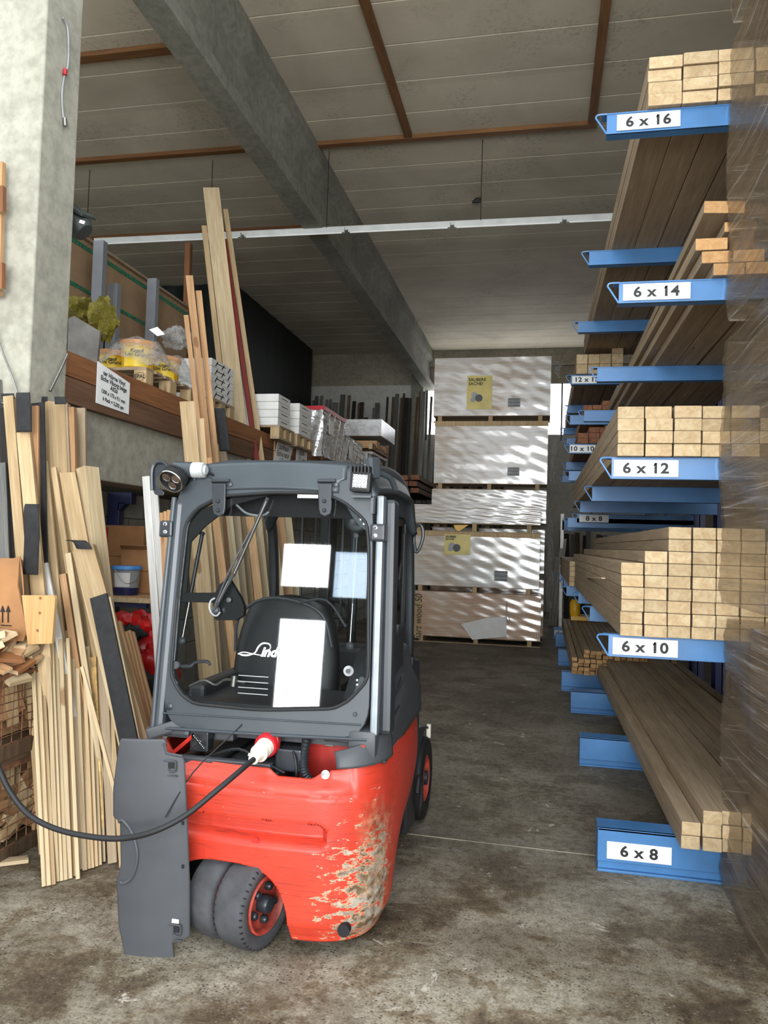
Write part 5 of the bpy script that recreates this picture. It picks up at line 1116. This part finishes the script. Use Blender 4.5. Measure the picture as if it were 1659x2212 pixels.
b = MB(); b.ring(resample(roundpoly([Vector(p) for p in ((-.74,3.45,1.16),(-.655,3.45,1.16),(-.655,3.75,1.20),(-.74,3.75,1.20))], .3), 40), resample(roundpoly([Vector(p) for p in ((-.73,3.46,1.16),(-.665,3.46,1.16),(-.665,3.74,1.20),(-.73,3.74,1.20))], .3), 40), (.0,0,-.2)); b.box(-.735,-.66,3.46,3.74,.97,.985); b.build('tray', 'frame_dark', cup)
b = MB(); b.obox((-.70,3.56,1.12), (.04,.06,.015), Matrix.Rotation(.4, 3, 'Z')@Matrix.Rotation(.5, 3, 'X')); b.build('paper_scrap', 'white', cup)
sw = empty('steering_wheel', Vector((-1.2,4.18,1.18))-FL.location); sw.parent = FL
b = MB(); c = Vector((-1.2,4.15,1.18)); n_ = Vector((0,-.6,.8)); a_ = Vector((1,0,0)); e_ = n_.cross(a_); b.tube([c+(a_*math.cos(t)+e_*math.sin(t))*.15 for t in [2*PI*k/32 for k in range(33)]], .012, 8, smooth=0); b.cyl(c-a_*.15, c+a_*.15, .01); b.build('wheel_ring', 'black', sw)
b = MB(); b.cyl(c, (-1.2,4.45,.8), .03); b.build('column', 'plastic', sw)
b = MB(); b.box(-1.45,-.75,4.3,4.5,.5,1.0,.03); b.build('dashboard', 'plastic', FL)
for q in ([(-.69,3.85,1.65),(-.685,3.82,1.3),(-.69,3.85,1.05)], [(-.70,3.92,1.7),(-.69,3.9,1.3),(-.70,3.9,1.0)], [(-.70,3.98,1.62),(-.70,3.8,1.42),(-.70,3.98,1.2)]):
    b = MB(); b.tube(q, .008, 8); b.build('inner_grab_rail', 'black', FL)
b = MB(); b.lathe(fp(752,1115)-NR*.15, NR, [(.05,-.03),(.055,0),(.045,.006),(.02,.004),(.001,.002)], 24); b.build('inside_mirror', 'frame_dark', FL)
# --- lamps on the roof corners
wl = empty('work_lamp', fp(388,1045)-FL.location); wl.parent = FL; wl['label'] = 'round black work lamp with three lenses on the left roof corner'
ld = Vector((-.12,-.75,-.62)).normalized(); lc = fp(388,1046)+NR*.08
b = MB(); b.lathe(lc, ld, [(.03,-.055),(.05,-.045),(.056,-.02),(.058,0),(.053,0),(.05,-.008),(.001,-.008)], 36)
b.build('housing', 'black', wl)
b = MB()
for k in range(36):
    a = 2*PI*k/36; uu = ld.orthogonal().normalized(); vv = ld.cross(uu); q = lc-ld*.035+(uu*math.cos(a)+vv*math.sin(a))*.054; b.obox(q, (.004,.004,.024), Matrix((uu, vv, ld)).transposed())
b.build('cooling_rib', 'ink', wl)
b = MB(); b.lathe(lc, ld, [(.056,.001),(.054,.005),(.050,.004),(.051,0)], 36, closed=True); b.build('chrome_ring', 'chrome', wl)
for k in range(3):
    a = 2*PI*k/3+.5; q = lc+(uu*math.cos(a)+vv*math.sin(a))*.025; b = MB(); b.lathe(q, ld, [(.019,-.004),(.017,-.008),(.006,-.02),(.001,-.02)], 20); b.lathe(q, ld, [(.019,-.006),(.020,-.002),(.018,-.002)], 20, closed=True); b.build('lens', 'chrome', wl)
b = MB(); b.prism([p+NR*.04 for p in resample(roundpoly([fp(x, y) for x, y in ((340,1010),(362,996),(378,1010),(374,1030),(352,1030),(350,1056),(366,1066),(364,1074),(345,1072),(341,1060))], .35), 60)], NR*.006); b.build('bracket', 'frame_dark', wl, bevel=.002)
b = MB(); b.tube([fp(x, y)+NR*.05 for x, y in ((341,1062),(341,1020),(350,1004),(366,1004),(376,1016))], .009, 8); b.build('bracket_loop', 'frame_dark', wl)
rl = empty('reversing_sounder', fp(425,1018)-FL.location); rl.parent = FL
b = MB(); b.cyl(fp(386,1016)+NR*.03, fp(424,1018)+NR*.03, .034, n=28); b.build('body', 'frame', rl)
b = MB(); b.lathe(fp(424,1018)+NR*.03, (1,0,0), [(.034,0),(.034,.035),(.033,.037),(.034,.04),(.032,.052),(.022,.055),(.018,.062),(.001,.062)], 28); b.build('silver_cap', 'silverpaint', rl)
b = MB(); b.cyl(fp(455,1022)+NR*.02, fp(466,1030)-NR*.01, .006); b.build('stub', 'ink', rl)
sl = empty('square_lamp', fp(785,1043)-FL.location); sl.parent = FL; sl['label'] = 'square black LED lamp on the right roof corner'
c = fp(784,1044)+NR*.05
b = MB(); b.obox(c-NR*.02, (.088,.05,.085), Matrix.Rotation(.05, 3, 'Y'), .012); b.build('housing', 'black', sl)
b = MB(); 
for k in range(6): b.box(c.x-.04+k*.0145, c.x-.034+k*.0145, c.y-.01, c.y+.05, c.z+.035, c.z+.062)
b.build('cooling_rib', 'black', sl)
b = MB(); b.obox(c+NR*.0055, (.06,.004,.055), Matrix.Rotation(.05, 3, 'Y'), .008)
b.build('lens_plate', 'lens', sl)
for i in range(4):
    for j in range(4): b = MB(); b.lathe(c+NR*.008+Vector((-.022+i*.0147, 0, -.020+j*.0135)), NR, [(.0062,0),(.004,.003),(.001,.0035)], 10); b.build('led', 'chrome', sl)
b = MB(); b.box(c.x-.035, c.x+.055, c.y-.005, c.y+.05, c.z-.066, c.z-.058); b.build('lamp_foot', 'frame', sl); b = MB(); b.box(c.x+.048, c.x+.058, c.y-.005, c.y+.05, c.z-.13, c.z-.06); b.build('bracket', 'frame', sl); b = MB(); b.bar(fp(795,1010)-NR*.03, fp(812,1010)-NR*.0, .09, .05, (0,-1,0), .01); b.build('mount', 'frame', sl)
b = MB(); b.tube([fp(805,1015)-NR*.05, fp(830,1022)-NR*.12, fp(838,1045)-NR*.16], .012, 10); b.build('bracket_tube', 'frame', sl)
# --- opened grey side cover hanging at the left, swung out beside the body
PC0 = Vector((-1.42, 2.80, 0)); NC = Vector((.16, -1, .02)).normalized()
def cp(x, y, d=0): return PP(x, y, PC0+NC*d, NC)
Lc = [(266,1596),(274,1588),(330,1592),(361,1591),(366,1600),(362,1622),(397,1628),(403,1640),(408,1750),(413,1900),(413,2018),(378,2024),(382,2062),(340,2068),(286,2073),(276,2050),(263,1990),(258,1900),(262,1885),(268,1860),(266,1770),(250,1760),(250,1700),(258,1640)]
sc = empty('side_cover', cp(330,2068)-FL.location); sc.parent = FL; sc['label'] = 'grey plastic side cover swung open at the left rear'
def curve(p):  # gentle outward belly
    t = (p.z-.35)/.45; return p+NC*(.03*(1-t*t))+Vector((0,.10*max(0, (-1.58-p.x))*1.0,0))
outl = roundpoly([cp(x, y) for x, y in Lc], .25, 3)
# dense sheet: rows between left and right outline
def lr(z_px):
    xs = []
    n = len(Lc)
    for i in range(n):
        (xa, ya), (xb, yb) = Lc[i], Lc[(i+1)%n]
        if (ya-z_px)*(yb-z_px) <= 0 and ya != yb: xs.append(xa+(xb-xa)*(z_px-ya)/(yb-ya))
    return (min(xs), max(xs))
def sheet(u, v):
    y = 1592+(2067-1592)*v; a, c = lr(y); x = a+(c-a)*u
    p = cp(x, y); e = min(u, 1-u); bel = .035*max(0, 1-((x-333)/90)**2)**.5
    return p+NC*bel
b = MB(); b.grid(sheet, 40, 120); b.build('cover_panel', 'plastic', sc, norm=False, solid=.012)
def bel(x): return .035*max(0, 1-((x-333)/90)**2)**.5
b = MB(); b.tube([cp(x, y)+NC*(bel(x)+.007) for x, y in ((263,1770),(272,1766),(290,1785),(301,1812),(305,1840),(300,1870),(288,1892),(272,1900),(268,1895))], .007, 8); b.build('pressed_rib', 'plastic', sc)
def clip(x, y, white=False):
    c = cp(x, y)+NC*(bel(x)+.004); k = empty('clip', c-wloc(sc)); k.parent = sc; 
    b = MB(); b.tube([c+Vector((dx, 0, dz))+NC*.008 for dx, dz in ((-.028,.018),(.015,.018),(.022,.012),(.022,-.02),(.0,-.022),(-.004,-.01))], .004, 6, smooth=2); b.box(c.x-.05, c.x+.03, c.y-.006, c.y+.0, c.z-.042, c.z-.036); b.build('catch', 'plastic', k)
    b = MB(); b.obox(c+NC*.003, (.03,.003,.022), Matrix.Identity(3)); b.build('slot', 'dark', k)
    if white: b = MB(); b.obox(c+NC*.006+Vector((.0,0,.032)), (.028,.004,.014), Matrix.Identity(3)); b.build('white_tag', 'white', k)
clip(375,1648); clip(385,1998, True)
for y in (1772, 1865): b = MB(); b.obox(cp(400,y)+NC*(bel(400)+.006), (.010,.006,.014), Matrix.Identity(3)); b.build('slot', 'dark', sc)
b = MB(); b.tube([cp(361,1600)+NC*(bel(361)+.004), cp(366,1622)+NC*(bel(366)+.004), cp(398,1630)+NC*(bel(398)+.004)], .006, 6, smooth=1); b.build('edge_lip', 'plastic', sc)
# thin cord from bay to cover
b = MB(); b.tube([(-1.19,3.0,.84), fp(500,1590)+NR*.02, fp(455,1650)+NR*.16, fp(412,1735)+NR*.22], .003, 6); b.build('tether_cord', 'ink', FL)
# --- charging cable
cc = empty('charging_cable', (-1.6, 2.6, 0), 'thick black charging cable with cream plug drooping from the left edge to the forklift', 'cable')
cpx = [(-60,1500,2.7),(-25,1590,2.65),(0,1665,2.6),(25,1715,2.6),(65,1762,2.6),(125,1792,2.6),(200,1808,2.6),(265,1811,2.6),(330,1797,2.6),(400,1762,2.64),(470,1706,2.7),(520,1664,2.78),(548,1640,2.86)]
b = MB(); b.tube([P(x, y, Y=Y) for x, y, Y in cpx], .0105, 12, smooth=8); b.build('cord', 'black', cc)
d_ = (Vector((-1.075,3.03,.775))-P(548,1640,Y=2.86)).normalized(); q = P(546,1642,Y=2.86)
b = MB(); b.lathe(q, d_, [(.012,0),(.020,.004),(.024,.05),(.026,.055),(.036,.06),(.036,.085),(.031,.09),(.036,.095),(.038,.13),(.03,.135)], 28); b.build('plug', 'cream', cc)
b = MB(); b.lathe(q+d_*.125, d_, [(.046,0),(.05,.01),(.05,.04),(.04,.045)], 28); b.build('plug_collar', 'redplug', cc)
b = MB(); b.cyl(q+d_*.03, q+d_*.03+Vector((-.028,-.01,.01)), .006); b.build('gland_screw', 'cream', cc)
# ================================================================== LOOSE AND LEANING TIMBER ON THE LEFT
def lean(label, top, low, wpx, Y0, Y1, mat='pine', t=.035, face=(.25,-1,.1), end='end', name='leaning_board', cat='board', group=None, bot=None):
    """board seen through pixels top and low; foot on the floor at depth Y0, head at depth Y1"""
    if bot is None:
        lo, hi = 0, 40.0
        for _ in range(50):
            m_ = (lo+hi)/2; x, y = top[0]+(low[0]-top[0])*m_, top[1]+(low[1]-top[1])*m_
            if y < 1230 or P(x, y, Z=0).y > Y0 or P(x, y, Z=0).y < 0: lo = m_
            else: hi = m_
        p0 = P(x, y, Z=.01)
    else: p0 = P(bot[0], bot[1], Y=Y0)
    p1 = P(top[0], top[1], Y=Y1)
    return board(name, label, cat, p0, p1, wpx*Y1/1660, t, face, mat, group, end, .002)
G1 = 'upright boards against the pillar'
lean('pale thick board farthest left in the pillar group', (21,858), (55,1281), 24, 3.50, 3.70, 'pine', .05, group=G1)
lean('pale board whose head is hidden by a black felt strip, beside the pillar', (52,934), (72,1150), 32, 3.46, 3.66, 'pine', .03, group=G1)
lean('narrow orange board right of the black strip in the pillar group', (79,878), (79,1050), 16, 3.62, 3.72, 'pine_warm', .04, group=G1)
lean('white grained board end peeking out below the curved black strip', (96,1217), (110,1290), 16, 3.56, 3.64, 'white_board', .02, group=G1)
lean('bright squared timber with a darker right side, tallest in the pillar group', (116,871), (121,1017), 29, 3.82, 3.90, 'pine', .10, (-.5,-1,0), group=G1)
lean('dirty board directly right of the bright squared timber', (140,873), (146,1020), 20, 3.90, 3.96, 'pine_grey', .06, group=G1)
lean('orange-edged narrow board in the pillar group', (157,881), (160,1010), 13, 3.94, 3.98, 'pine_warm', .05, group=G1)
lean('grey weathered board with nail holes, rightmost of the pillar group', (175,882), (177,1006), 22, 4.06, 4.10, 'pine_grey', .03, group=G1)
lean('long slim lath leaning in front of the bright squared timber', (96,997), (133,1367), 15, 3.66, 3.78, 'pine', .02)
lean('long slim lath just right of the other slim one', (116,1010), (166,1353), 13, 3.68, 3.80, 'pine', .02)
lean('narrow orange-centred lath in the middle of the lower left group', (136,1240), (175,1500), 16, 3.62, 3.72, 'pine_warm', .02)
lean('pale lath beside the orange-centred one', (148,1195), (196,1520), 14, 3.60, 3.70, 'pine_pale', .02)
lean('squared timber with a black felt side, hanging head at mid height', (141,1024), (168,1170), 27, 3.78, 3.88, 'pine', .09, (-.75,-1,.1))
lean('white planed timber behind the felt-sided one', (158,1011), (166,1120), 26, 3.92, 4.02, 'pine_pale', .06)
lean('bright timber with a wide dark right side under the fascia', (189,1011), (214,1240), 31, 3.84, 3.98, 'pine_pale', .10, (-.35,-1,0))
lean('wide knotty plank in front, its foot behind the black felt board', (182,1184), (212,1292), 52, 3.58, 3.72, 'pine', .05, (.2,-1,0))
lean('thin bright lath along the left edge of the black felt board', (163,1190), (213,1400), 12, 3.56, 3.70, 'pine_pale', .02)
# black felt strips and the felt-faced board
lean('black felt-covered board running down to the forklift cover, bright edge on its right', (213,1287), (276,1590), 44, 3.42, 3.58, 'felt', .012, (.1,-1,0), 'felt', name='felt_board')
lean('bright edge board right behind the black felt-covered board', (236,1290), (298,1590), 8, 3.45, 3.61, 'pine_pale', .02)
def strip(label, L, w_, Y, name='felt_strip', wave=.0):
    pts = spline([P(x, y, Y=Y+dy) for x, y, dy in L], 6); b = MB(); n = len(pts)-1
    b.grid(lambda u, v: pts[round(u*n)]+Vector(((v-.5)*w_, wave*math.sin(v*5), 0)), n, 4); return tag(b.build(name, 'felt', norm=False, solid=.004), label, 'strip')
strip('black felt strip hanging over the head of the second board of the pillar group', ((50,850,.05),(50,852,.0),(51,890,0),(52,933,0)), .085, 3.62)
strip('curved black felt strip hanging at mid height on the left', ((70,1092,.08),(70,1090,.0),(68,1105,-.05),(69,1160,-.04),(67,1210,-.02),(66,1241,0)), .085, 3.46)
strip('long narrow black strip between the left boards', ((95,857,0),(94,930,0),(92,1000,0),(90,1090,0),(94,1290,.02)), .045, 3.90)
strip('black strip piece at the very top left of the pillar group', ((16,850,0),(18,862,0)), .08, 3.70)
strip('short black strip right of the orange narrow board', ((130,857,0),(131,873,0)), .07, 3.78)
lean('black covered board deep between the left boards', (82,870), (90,1290), 36, 3.66, 3.73, 'felt', .01, (0,-1,0), 'felt', name='felt_board')
strip('small black flap over the head of the wide knotty plank', ((158,1168,.05),(168,1168,.0),(176,1174,-.02),(182,1186,-.02)), .09, 3.70)
lean('dark sheet standing behind the far left boards', (8,880), (28,1230), 34, 3.66, 3.74, 'dark_wood', .01, (0,-1,0), 'dark_wood')
lean('grey metal tube standing at the far left edge', (-3,820), (6,1190), 10, 3.755, 3.76, 'grey_board', .03, (0,-1,0), 'grey_board', name='metal_tube', cat='tube')
lean('pale grey sheet edge standing behind the far left boards', (6,1000), (14,1200), 16, 3.62, 3.70, 'grey_board', .02)
# orange boards right of the felt board
for k, (tx, ty, bx, by, w_, lab) in enumerate(((252,1345,316,1585,22,'widest orange board right of the black felt board'),(271,1366,318,1560,11,'narrow orange board second right of the felt board'),(279,1363,322,1540,9,'narrow orange board third right of the felt board'),(286,1366,322,1505,9,'rightmost narrow orange board beside the forklift pillar'))):
    lean(lab, (tx, ty), (bx, by), w_, 3.72+k*.07, 3.98+k*.07, 'pine_warm', .03)
lean('pale board low behind the bundle, slanting to the grey side cover', (236,1500), (252,1700), 14, 3.45, 3.7, 'pine', .02)
# white boards and off-cuts by the concrete wall
lean('white painted board leaning at the wall, left of the pair', (316,1030), (338,1350), 17, 4.30, 4.62, 'white_board', .03)
lean('white painted board leaning at the wall, right of the pair', (331,1030), (356,1350), 16, 4.32, 4.64, 'white_board', .03)
for k in range(3): lean('small orange batten between the white boards and the round lamp, %s' % ['left','middle','right'][k], (349+k*8, 1108-k*3), (352+k*7, 1180), 8, 4.2, 4.5, 'pine_warm', .02)
# bundle of planed strips
rr = random.Random(4)
bt = [(72,1440),(83,1437),(92,1430),(104,1386),(112,1384),(121,1383),(131,1381),(139,1388),(147,1379),(156,1381),(165,1384),(172,1405),(181,1402),(190,1397),(199,1399),(208,1397),(217,1417),(226,1416)]
bb = [(96,1915),(106,1913),(116,1911),(124,1905),(133,1903),(142,1901),(152,1898),(160,1893),(169,1899),(176,1878),(184,1880),(192,1877),(200,1875),(208,1872),(216,1869),(224,1862),(231,1848),(238,1838)]
desc = ['leftmost','second','third','fourth','fifth','sixth','seventh','eighth','ninth','tenth','eleventh','twelfth','thirteenth','fourteenth','fifteenth','sixteenth','seventeenth','rightmost']
for i, (a, c) in enumerate(zip(bt, bb)):
    p0 = P(c[0], c[1], Z=.004); p0.y = p0.y; Y1 = p0.y+.34+.02*(i % 3); p1 = P(a[0], a[1], Y=Y1)
    board('planed_strip', 'pale planed strip in front layer of the leaning bundle, %s from the left' % desc[i] if 0 < i < 17 else 'pale planed strip, %s of the leaning bundle in front of the wire box' % desc[i], 'strip', p0, p1, (.021 if i % 4 else .018), .014, (.3,-1,.1), 'pine' if i % 5 == 2 else 'pine_pale', 'leaning bundle of pale planed strips', 'end', .001)
for i in range(16):
    a, c = bt[i], bb[i]; p0 = P(c[0]+10, c[1]-18, Z=.004); p0.y += .045; p1 = P(a[0]+14+rr.uniform(-4,4), a[1]+rr.uniform(-22,14), Y=p0.y+.34)
    board('planed_strip', 'pale planed strip in the back layer of the leaning bundle, %s from the left' % ordn(i), 'strip', p0, p1, .03, .014, (.3,-1,.1), 'pine', 'back layer of the leaning bundle', 'end', .001)
lean('slim stick slanting across the right side of the pale bundle', (177,1440), (243,1690), 8, 3.12, 3.30, 'pine_pale', .012)
lean('chipboard-edged panel standing in the pale bundle, right part', (200,1420), (212,1700), 18, 3.5, 3.76, 'osb', .02, end='osb')
lean('grey-brown flat board at the right of the pale bundle', (222,1422), (236,1700), 20, 3.48, 3.72, 'pine_grey', .02)
# wire box pallets
def gitter(label, z0, z1, seed):
    root = empty('wire_box_pallet', (-2.95, 3.25, z0), label, 'wire box'); X = -2.52; Ya, Yb = 2.7, 3.72
    b = MB()
    for k in range(15): y = Ya+(Yb-Ya)*k/14; b.tube([(X, y, z0+.06), (X+.004*math.sin(k*2+seed), y, z1)], .003, 5, smooth=0)
    for k in range(9): z = z0+.07+(z1-z0-.08)*k/8; b.tube([(X+.004, Ya, z), (X+.004, Yb, z+.004)], .003, 5, smooth=0)
    b.build('side_mesh', 'rust', root)
    b = MB()
    for k in range(10): x = -3.5+(X+3.5)*k/9; b.tube([(x, Ya, z0+.06), (x, Ya, z1)], .003, 5, smooth=0)
    for k in range(8): z = z0+.07+(z1-z0-.08)*k/7; b.tube([(-3.5, Ya, z), (X, Ya, z)], .003, 5, smooth=0)
    b.build('front_mesh', 'rust', root)
    b = MB(); b.box(-3.5, X+.01, Ya-.02, Ya+.01, z1-.02, z1+.01); b.box(X-.015, X+.012, Ya, Yb, z1-.012, z1+.012); b.box(X-.015, X+.012, Yb-.02, Yb+.01, z0, z1); b.box(X-.015, X+.012, Ya-.02, Ya+.01, z0, z1); b.build('frame_tube', 'rust', root)
    b = MB(); b.box(-3.5, X+.015, Ya, Yb, z0+.0, z0+.07, .004); b.box(-3.5, X+.01, Ya+.05, Ya+.15, z0-.0, z0+.03); b.build('base_frame', 'old_wood', root)
    r_ = random.Random(seed)
    return root
gitter('rusty wire box pallet on the floor at the left edge, full of off-cuts', .0, .46, 1)
gitter('rusty wire box pallet stacked on the lower one at the left edge', .50, .90, 2)
for k in range(2): board('sleeper', 'dark wooden bearer between the two wire boxes, %s' % ['outer','inner'][k], 'timber', (-2.56-k*.5, 2.7, .48), (-2.56-k*.5, 3.72, .48), .08, .036, (0,0,1), 'old_wood')
rr = random.Random(8)
for lv, (za, zb_) in enumerate(((.09,.43),(.59,.86))):
    for k in range(40):
        y = 3.1+rr.random()*.6; z = za+rr.random()*(zb_-za-.1); L = rr.uniform(.15,.3)
        d = Vector((rr.uniform(-.2,.1), rr.uniform(-.4,.4), 1)).normalized() if lv else Vector((rr.uniform(-.1,.1), rr.uniform(-1,1), rr.uniform(-.4,.9))).normalized()
        L = min(L, (zb_-z)/max(.1, abs(d.z))) if d.z > 0 else L; p = Vector((-2.545-rr.random()*.05-(.02 if lv else .0), y, z)); q = p+d*L
        q.y = max(2.76, min(3.68, q.y)); q.z = max(za, min(zb_, q.z)); q.x = min(q.x, -2.55)
        if (q-p).length < .05: continue
        board('offcut', 'wood off-cut behind the wire mesh of the %s box, jumbled with the rest' % ['lower','upper'][lv], 'wood off-cut', p, q, rr.uniform(.03,.08), .018, (1,-.2,0), rr.choice(['pine','pine_warm','pine_pale','pine_warm']), 'off-cuts in the %s wire box' % ['lower','upper'][lv], 'end', .001)
    b = MB(); b.box(-3.45, -2.62, 2.75, 3.68, za-.01, zb_-.03); tag(b.build('offcut_fill', 'pine_warm'), 'mass of small wood off-cuts filling the %s wire box' % ['lower','upper'][lv], 'wood off-cuts', kind='stuff')
for k in range(70):
    y = 3.12+rr.random()*.62; x = -2.53-rr.random()*.42; z = .90+.02+.42*(-2.5-x)+rr.uniform(0,.13)
    a = rr.uniform(0, 2*PI); d = Vector((math.cos(a), math.sin(a), rr.uniform(-.35,.35))).normalized(); L = rr.uniform(.12,.3)
    c_ = Vector((x, y, z)); p, q = c_-d*L/2, c_+d*L/2
    if max(p.x, q.x) > -2.47: s_ = max(p.x, q.x)+2.47; p.x -= s_; q.x -= s_
    board('offcut', 'loose wood off-cut on the heap above the upper wire box', 'wood off-cut', p, q, rr.uniform(.03,.09), rr.choice([.012,.02,.035]), (rr.uniform(-.3,.3), -.4, 1), rr.choice(['pine','pine_warm','pine_pale','pine_warm','brown']), 'heap of off-cuts on the wire boxes', 'end', .001)
b = MB(); b.grid(lambda u, v: (-2.56-.9*u, 2.8+.92*v, .88+.40*u+.03*math.sin(u*9+v*13)), 14, 16); tag(b.build('sawn_scrap', 'pine_warm', norm=False), 'bed of small wood scrap under the loose off-cuts', 'wood scrap', kind='stuff')
# specific off-cuts, cardboard, plywood piece
for (a, c, w_, Y, mt, lab) in (((12,1408),(32,1362),.06,3.36,'pine','square pale off-cut standing on the heap at the left edge'),((16,1432),(80,1394),.045,3.34,'pine','long pale off-cut sloping up to the right on the heap'),((40,1400),(65,1385),.07,3.40,'pine_pale','pale off-cut lying behind the sloping one on the heap'),
        ((14,1474),(64,1462),.05,3.28,'pine_pale','bundle-end off-cut lying on the front rim of the wire box'),((20,1450),(60,1425),.10,3.32,'brown','reddish flat off-cut in the middle of the heap'),((0,1348),(40,1352),.05,3.44,'pine_warm','orange off-cut against the cardboard at the left edge'),((60,1420),(94,1390),.05,3.44,'pine_grey','grey off-cut pointing at the pale bundle')):
    board('offcut', lab, 'wood off-cut', P(a[0], a[1], Y=Y+.0), P(c[0], c[1], Y=Y+.12), w_, .022, (.1,-1,.8), mt, 'heap of off-cuts on the wire boxes', 'end', .002)
cx = empty('cardboard_sheet', P(20,1380,Y=3.42), 'open cardboard carton with black arrows at the left edge above the off-cuts', 'box')
b = MB(); b.prism([P(x, y, Y=3.42) for x, y in ((-40,1205),(28,1206),(42,1202),(38,1265),(58,1362),(50,1385),(-40,1385))], (0,.01,0)); b.mi = 1
for x in (5, 17):
    q = [P(x+dx, y, Y=3.414) for dx, y in ((-1,1345),(-1,1322),(-5,1322),(0,1308),(5,1322),(1,1322),(1,1345))]; b.prism(q, (0,.003,0))
b.box(P(2,1352,Y=3.414).x, P(24,1352,Y=3.414).x, 3.413, 3.417, P(12,1352,Y=3.414).z, P(12,1350,Y=3.414).z); b.build('front', ['card', 'ink'], cx)
b = MB(); b.prism([P(x, y, Y=3.42) for x, y in ((42,1202),(48,1240),(58,1362),(56,1372))]+[Vector(P(58,1370,Y=3.6)), Vector(P(46,1210,Y=3.6))], (.004,0,0)); b.build('side', 'card', cx)
b = MB(); b.prism([P(x, y, Y=3.40) for x, y in ((47,1286),(116,1286),(119,1292),(112,1390),(60,1392))], (0,.02,0)); tag(b.build('plywood_piece', 'ply'), 'pale plywood piece with three dark knots behind the off-cut heap', 'plywood')
b = MB()
for x, y in ((87,1292),(86,1324),(81,1362)): b.lathe(P(x, y, Y=3.399), (0,-1,0), [(.007,0),(.007,.001)], 12)
o = b.build('knot', 'brown', bpy.data.objects['plywood_piece'], loc=None) if False else b
o = o.build('knot', 'brown', bpy.data.objects['plywood_piece'], loc=(0,0,0))
for i, (a, c) in enumerate((((-20,1862),(60,1853)), ((-20,1868),(62,1858)))):
    board('floor_lath', '%s of two pale laths lying on the floor in front of the wire box' % ['rear','front'][i], 'lath', P(a[0], a[1], Z=.012+.0*i), P(c[0], c[1], Z=.012), .03, .018, (0,0,1), 'pine_pale' if i else 'pine_grey', None)
board('floor_offcut', 'small wood off-cut on the floor beside the grey side cover', 'wood off-cut', P(236,1848,Z=.01), P(262,1838,Z=.01), .05, .02, (0,0,1), 'pine')
# tall planks behind and left of the forklift
G2 = 'tall planks leaning on the storage deck'
T = [((456,408),(524,1005),37,6.9,7.6,'pine_pale',.05,'tallest broad pale plank leaning on the deck behind the forklift'),
     ((441,490),(498,1005),12,6.85,7.5,'pine',.05,'pale plank edge directly left of the tallest plank'),
     ((487,455),(567,1005),11,7.1,7.8,'pine',.06,'pale plank right behind the tallest one, red strip beside it'),
     ((485,520),(556,1005),10,6.95,7.62,'red_board',.05,'red-painted board edge right of the tallest plank'),
     ((500,645),(546,1005),8,7.0,7.6,'white_board',.04,'short whitish board edge beside the red-painted board'),
     ((409,598),(447,960),17,5.5,6.0,'pine_warm',.05,'orange-brown squared post left of the tallest plank'),
     ((429,630),(463,960),14,5.6,6.1,'pine_warm',.04,'orange-brown post with knots, right of the squared one'),
     ((402,682),(434,960),11,5.4,5.85,'pine_warm',.03,'thin orange lath at the left of the two orange-brown posts'),
     ((404,868),(416,1005),34,4.75,5.0,'pine',.025,'wide short board with an angled head in front of the fascia'),
     ((433,905),(440,1005),16,4.85,5.1,'pine',.03,'narrow board right of the wide angled-head board'),
     ((449,990),(458,1060),17,4.9,5.1,'pine_warm',.03,'short warm board head above the silver lamp cap'),
     ((475,960),(486,1040),24,5.8,6.1,'pine_grey',.03,'grey-brown board low between the orange posts and the tall plank')]
for top, low, wpx, Y0, Y1, mt, t_, lab in T: lean(lab, top, low, wpx, Y0, Y1, mt, t_, (.45,-1,.1), group=None)
strip('black strip hanging between the orange posts and the tallest plank', ((474,882,0),(480,925,0),(486,975,0)), .09, 5.75)
# further boards seen through the rear window
rr = random.Random(31)
for k in range(15):
    x0 = 398+k*15; mt = ['pine','pine_warm','pine_pale','pine_grey'][k % 4]; Y0 = 4.95+(k % 3)*.12+k*.03
    lean('board behind the cab window, %s from the left cab pillar' % ordn(k), (x0+rr.uniform(-3,3), 1040+rr.uniform(-25,35)), (x0+28+rr.uniform(-6,6), 1330), rr.choice([15,18,24,28]), Y0, Y0+.32, mt, .03, (.4,-1,.1), group='boards seen through the cab window')
lean('red-painted lath visible through the cab window', (575,1080), (606,1290), 14, 5.5, 5.85, 'red_board', .03)
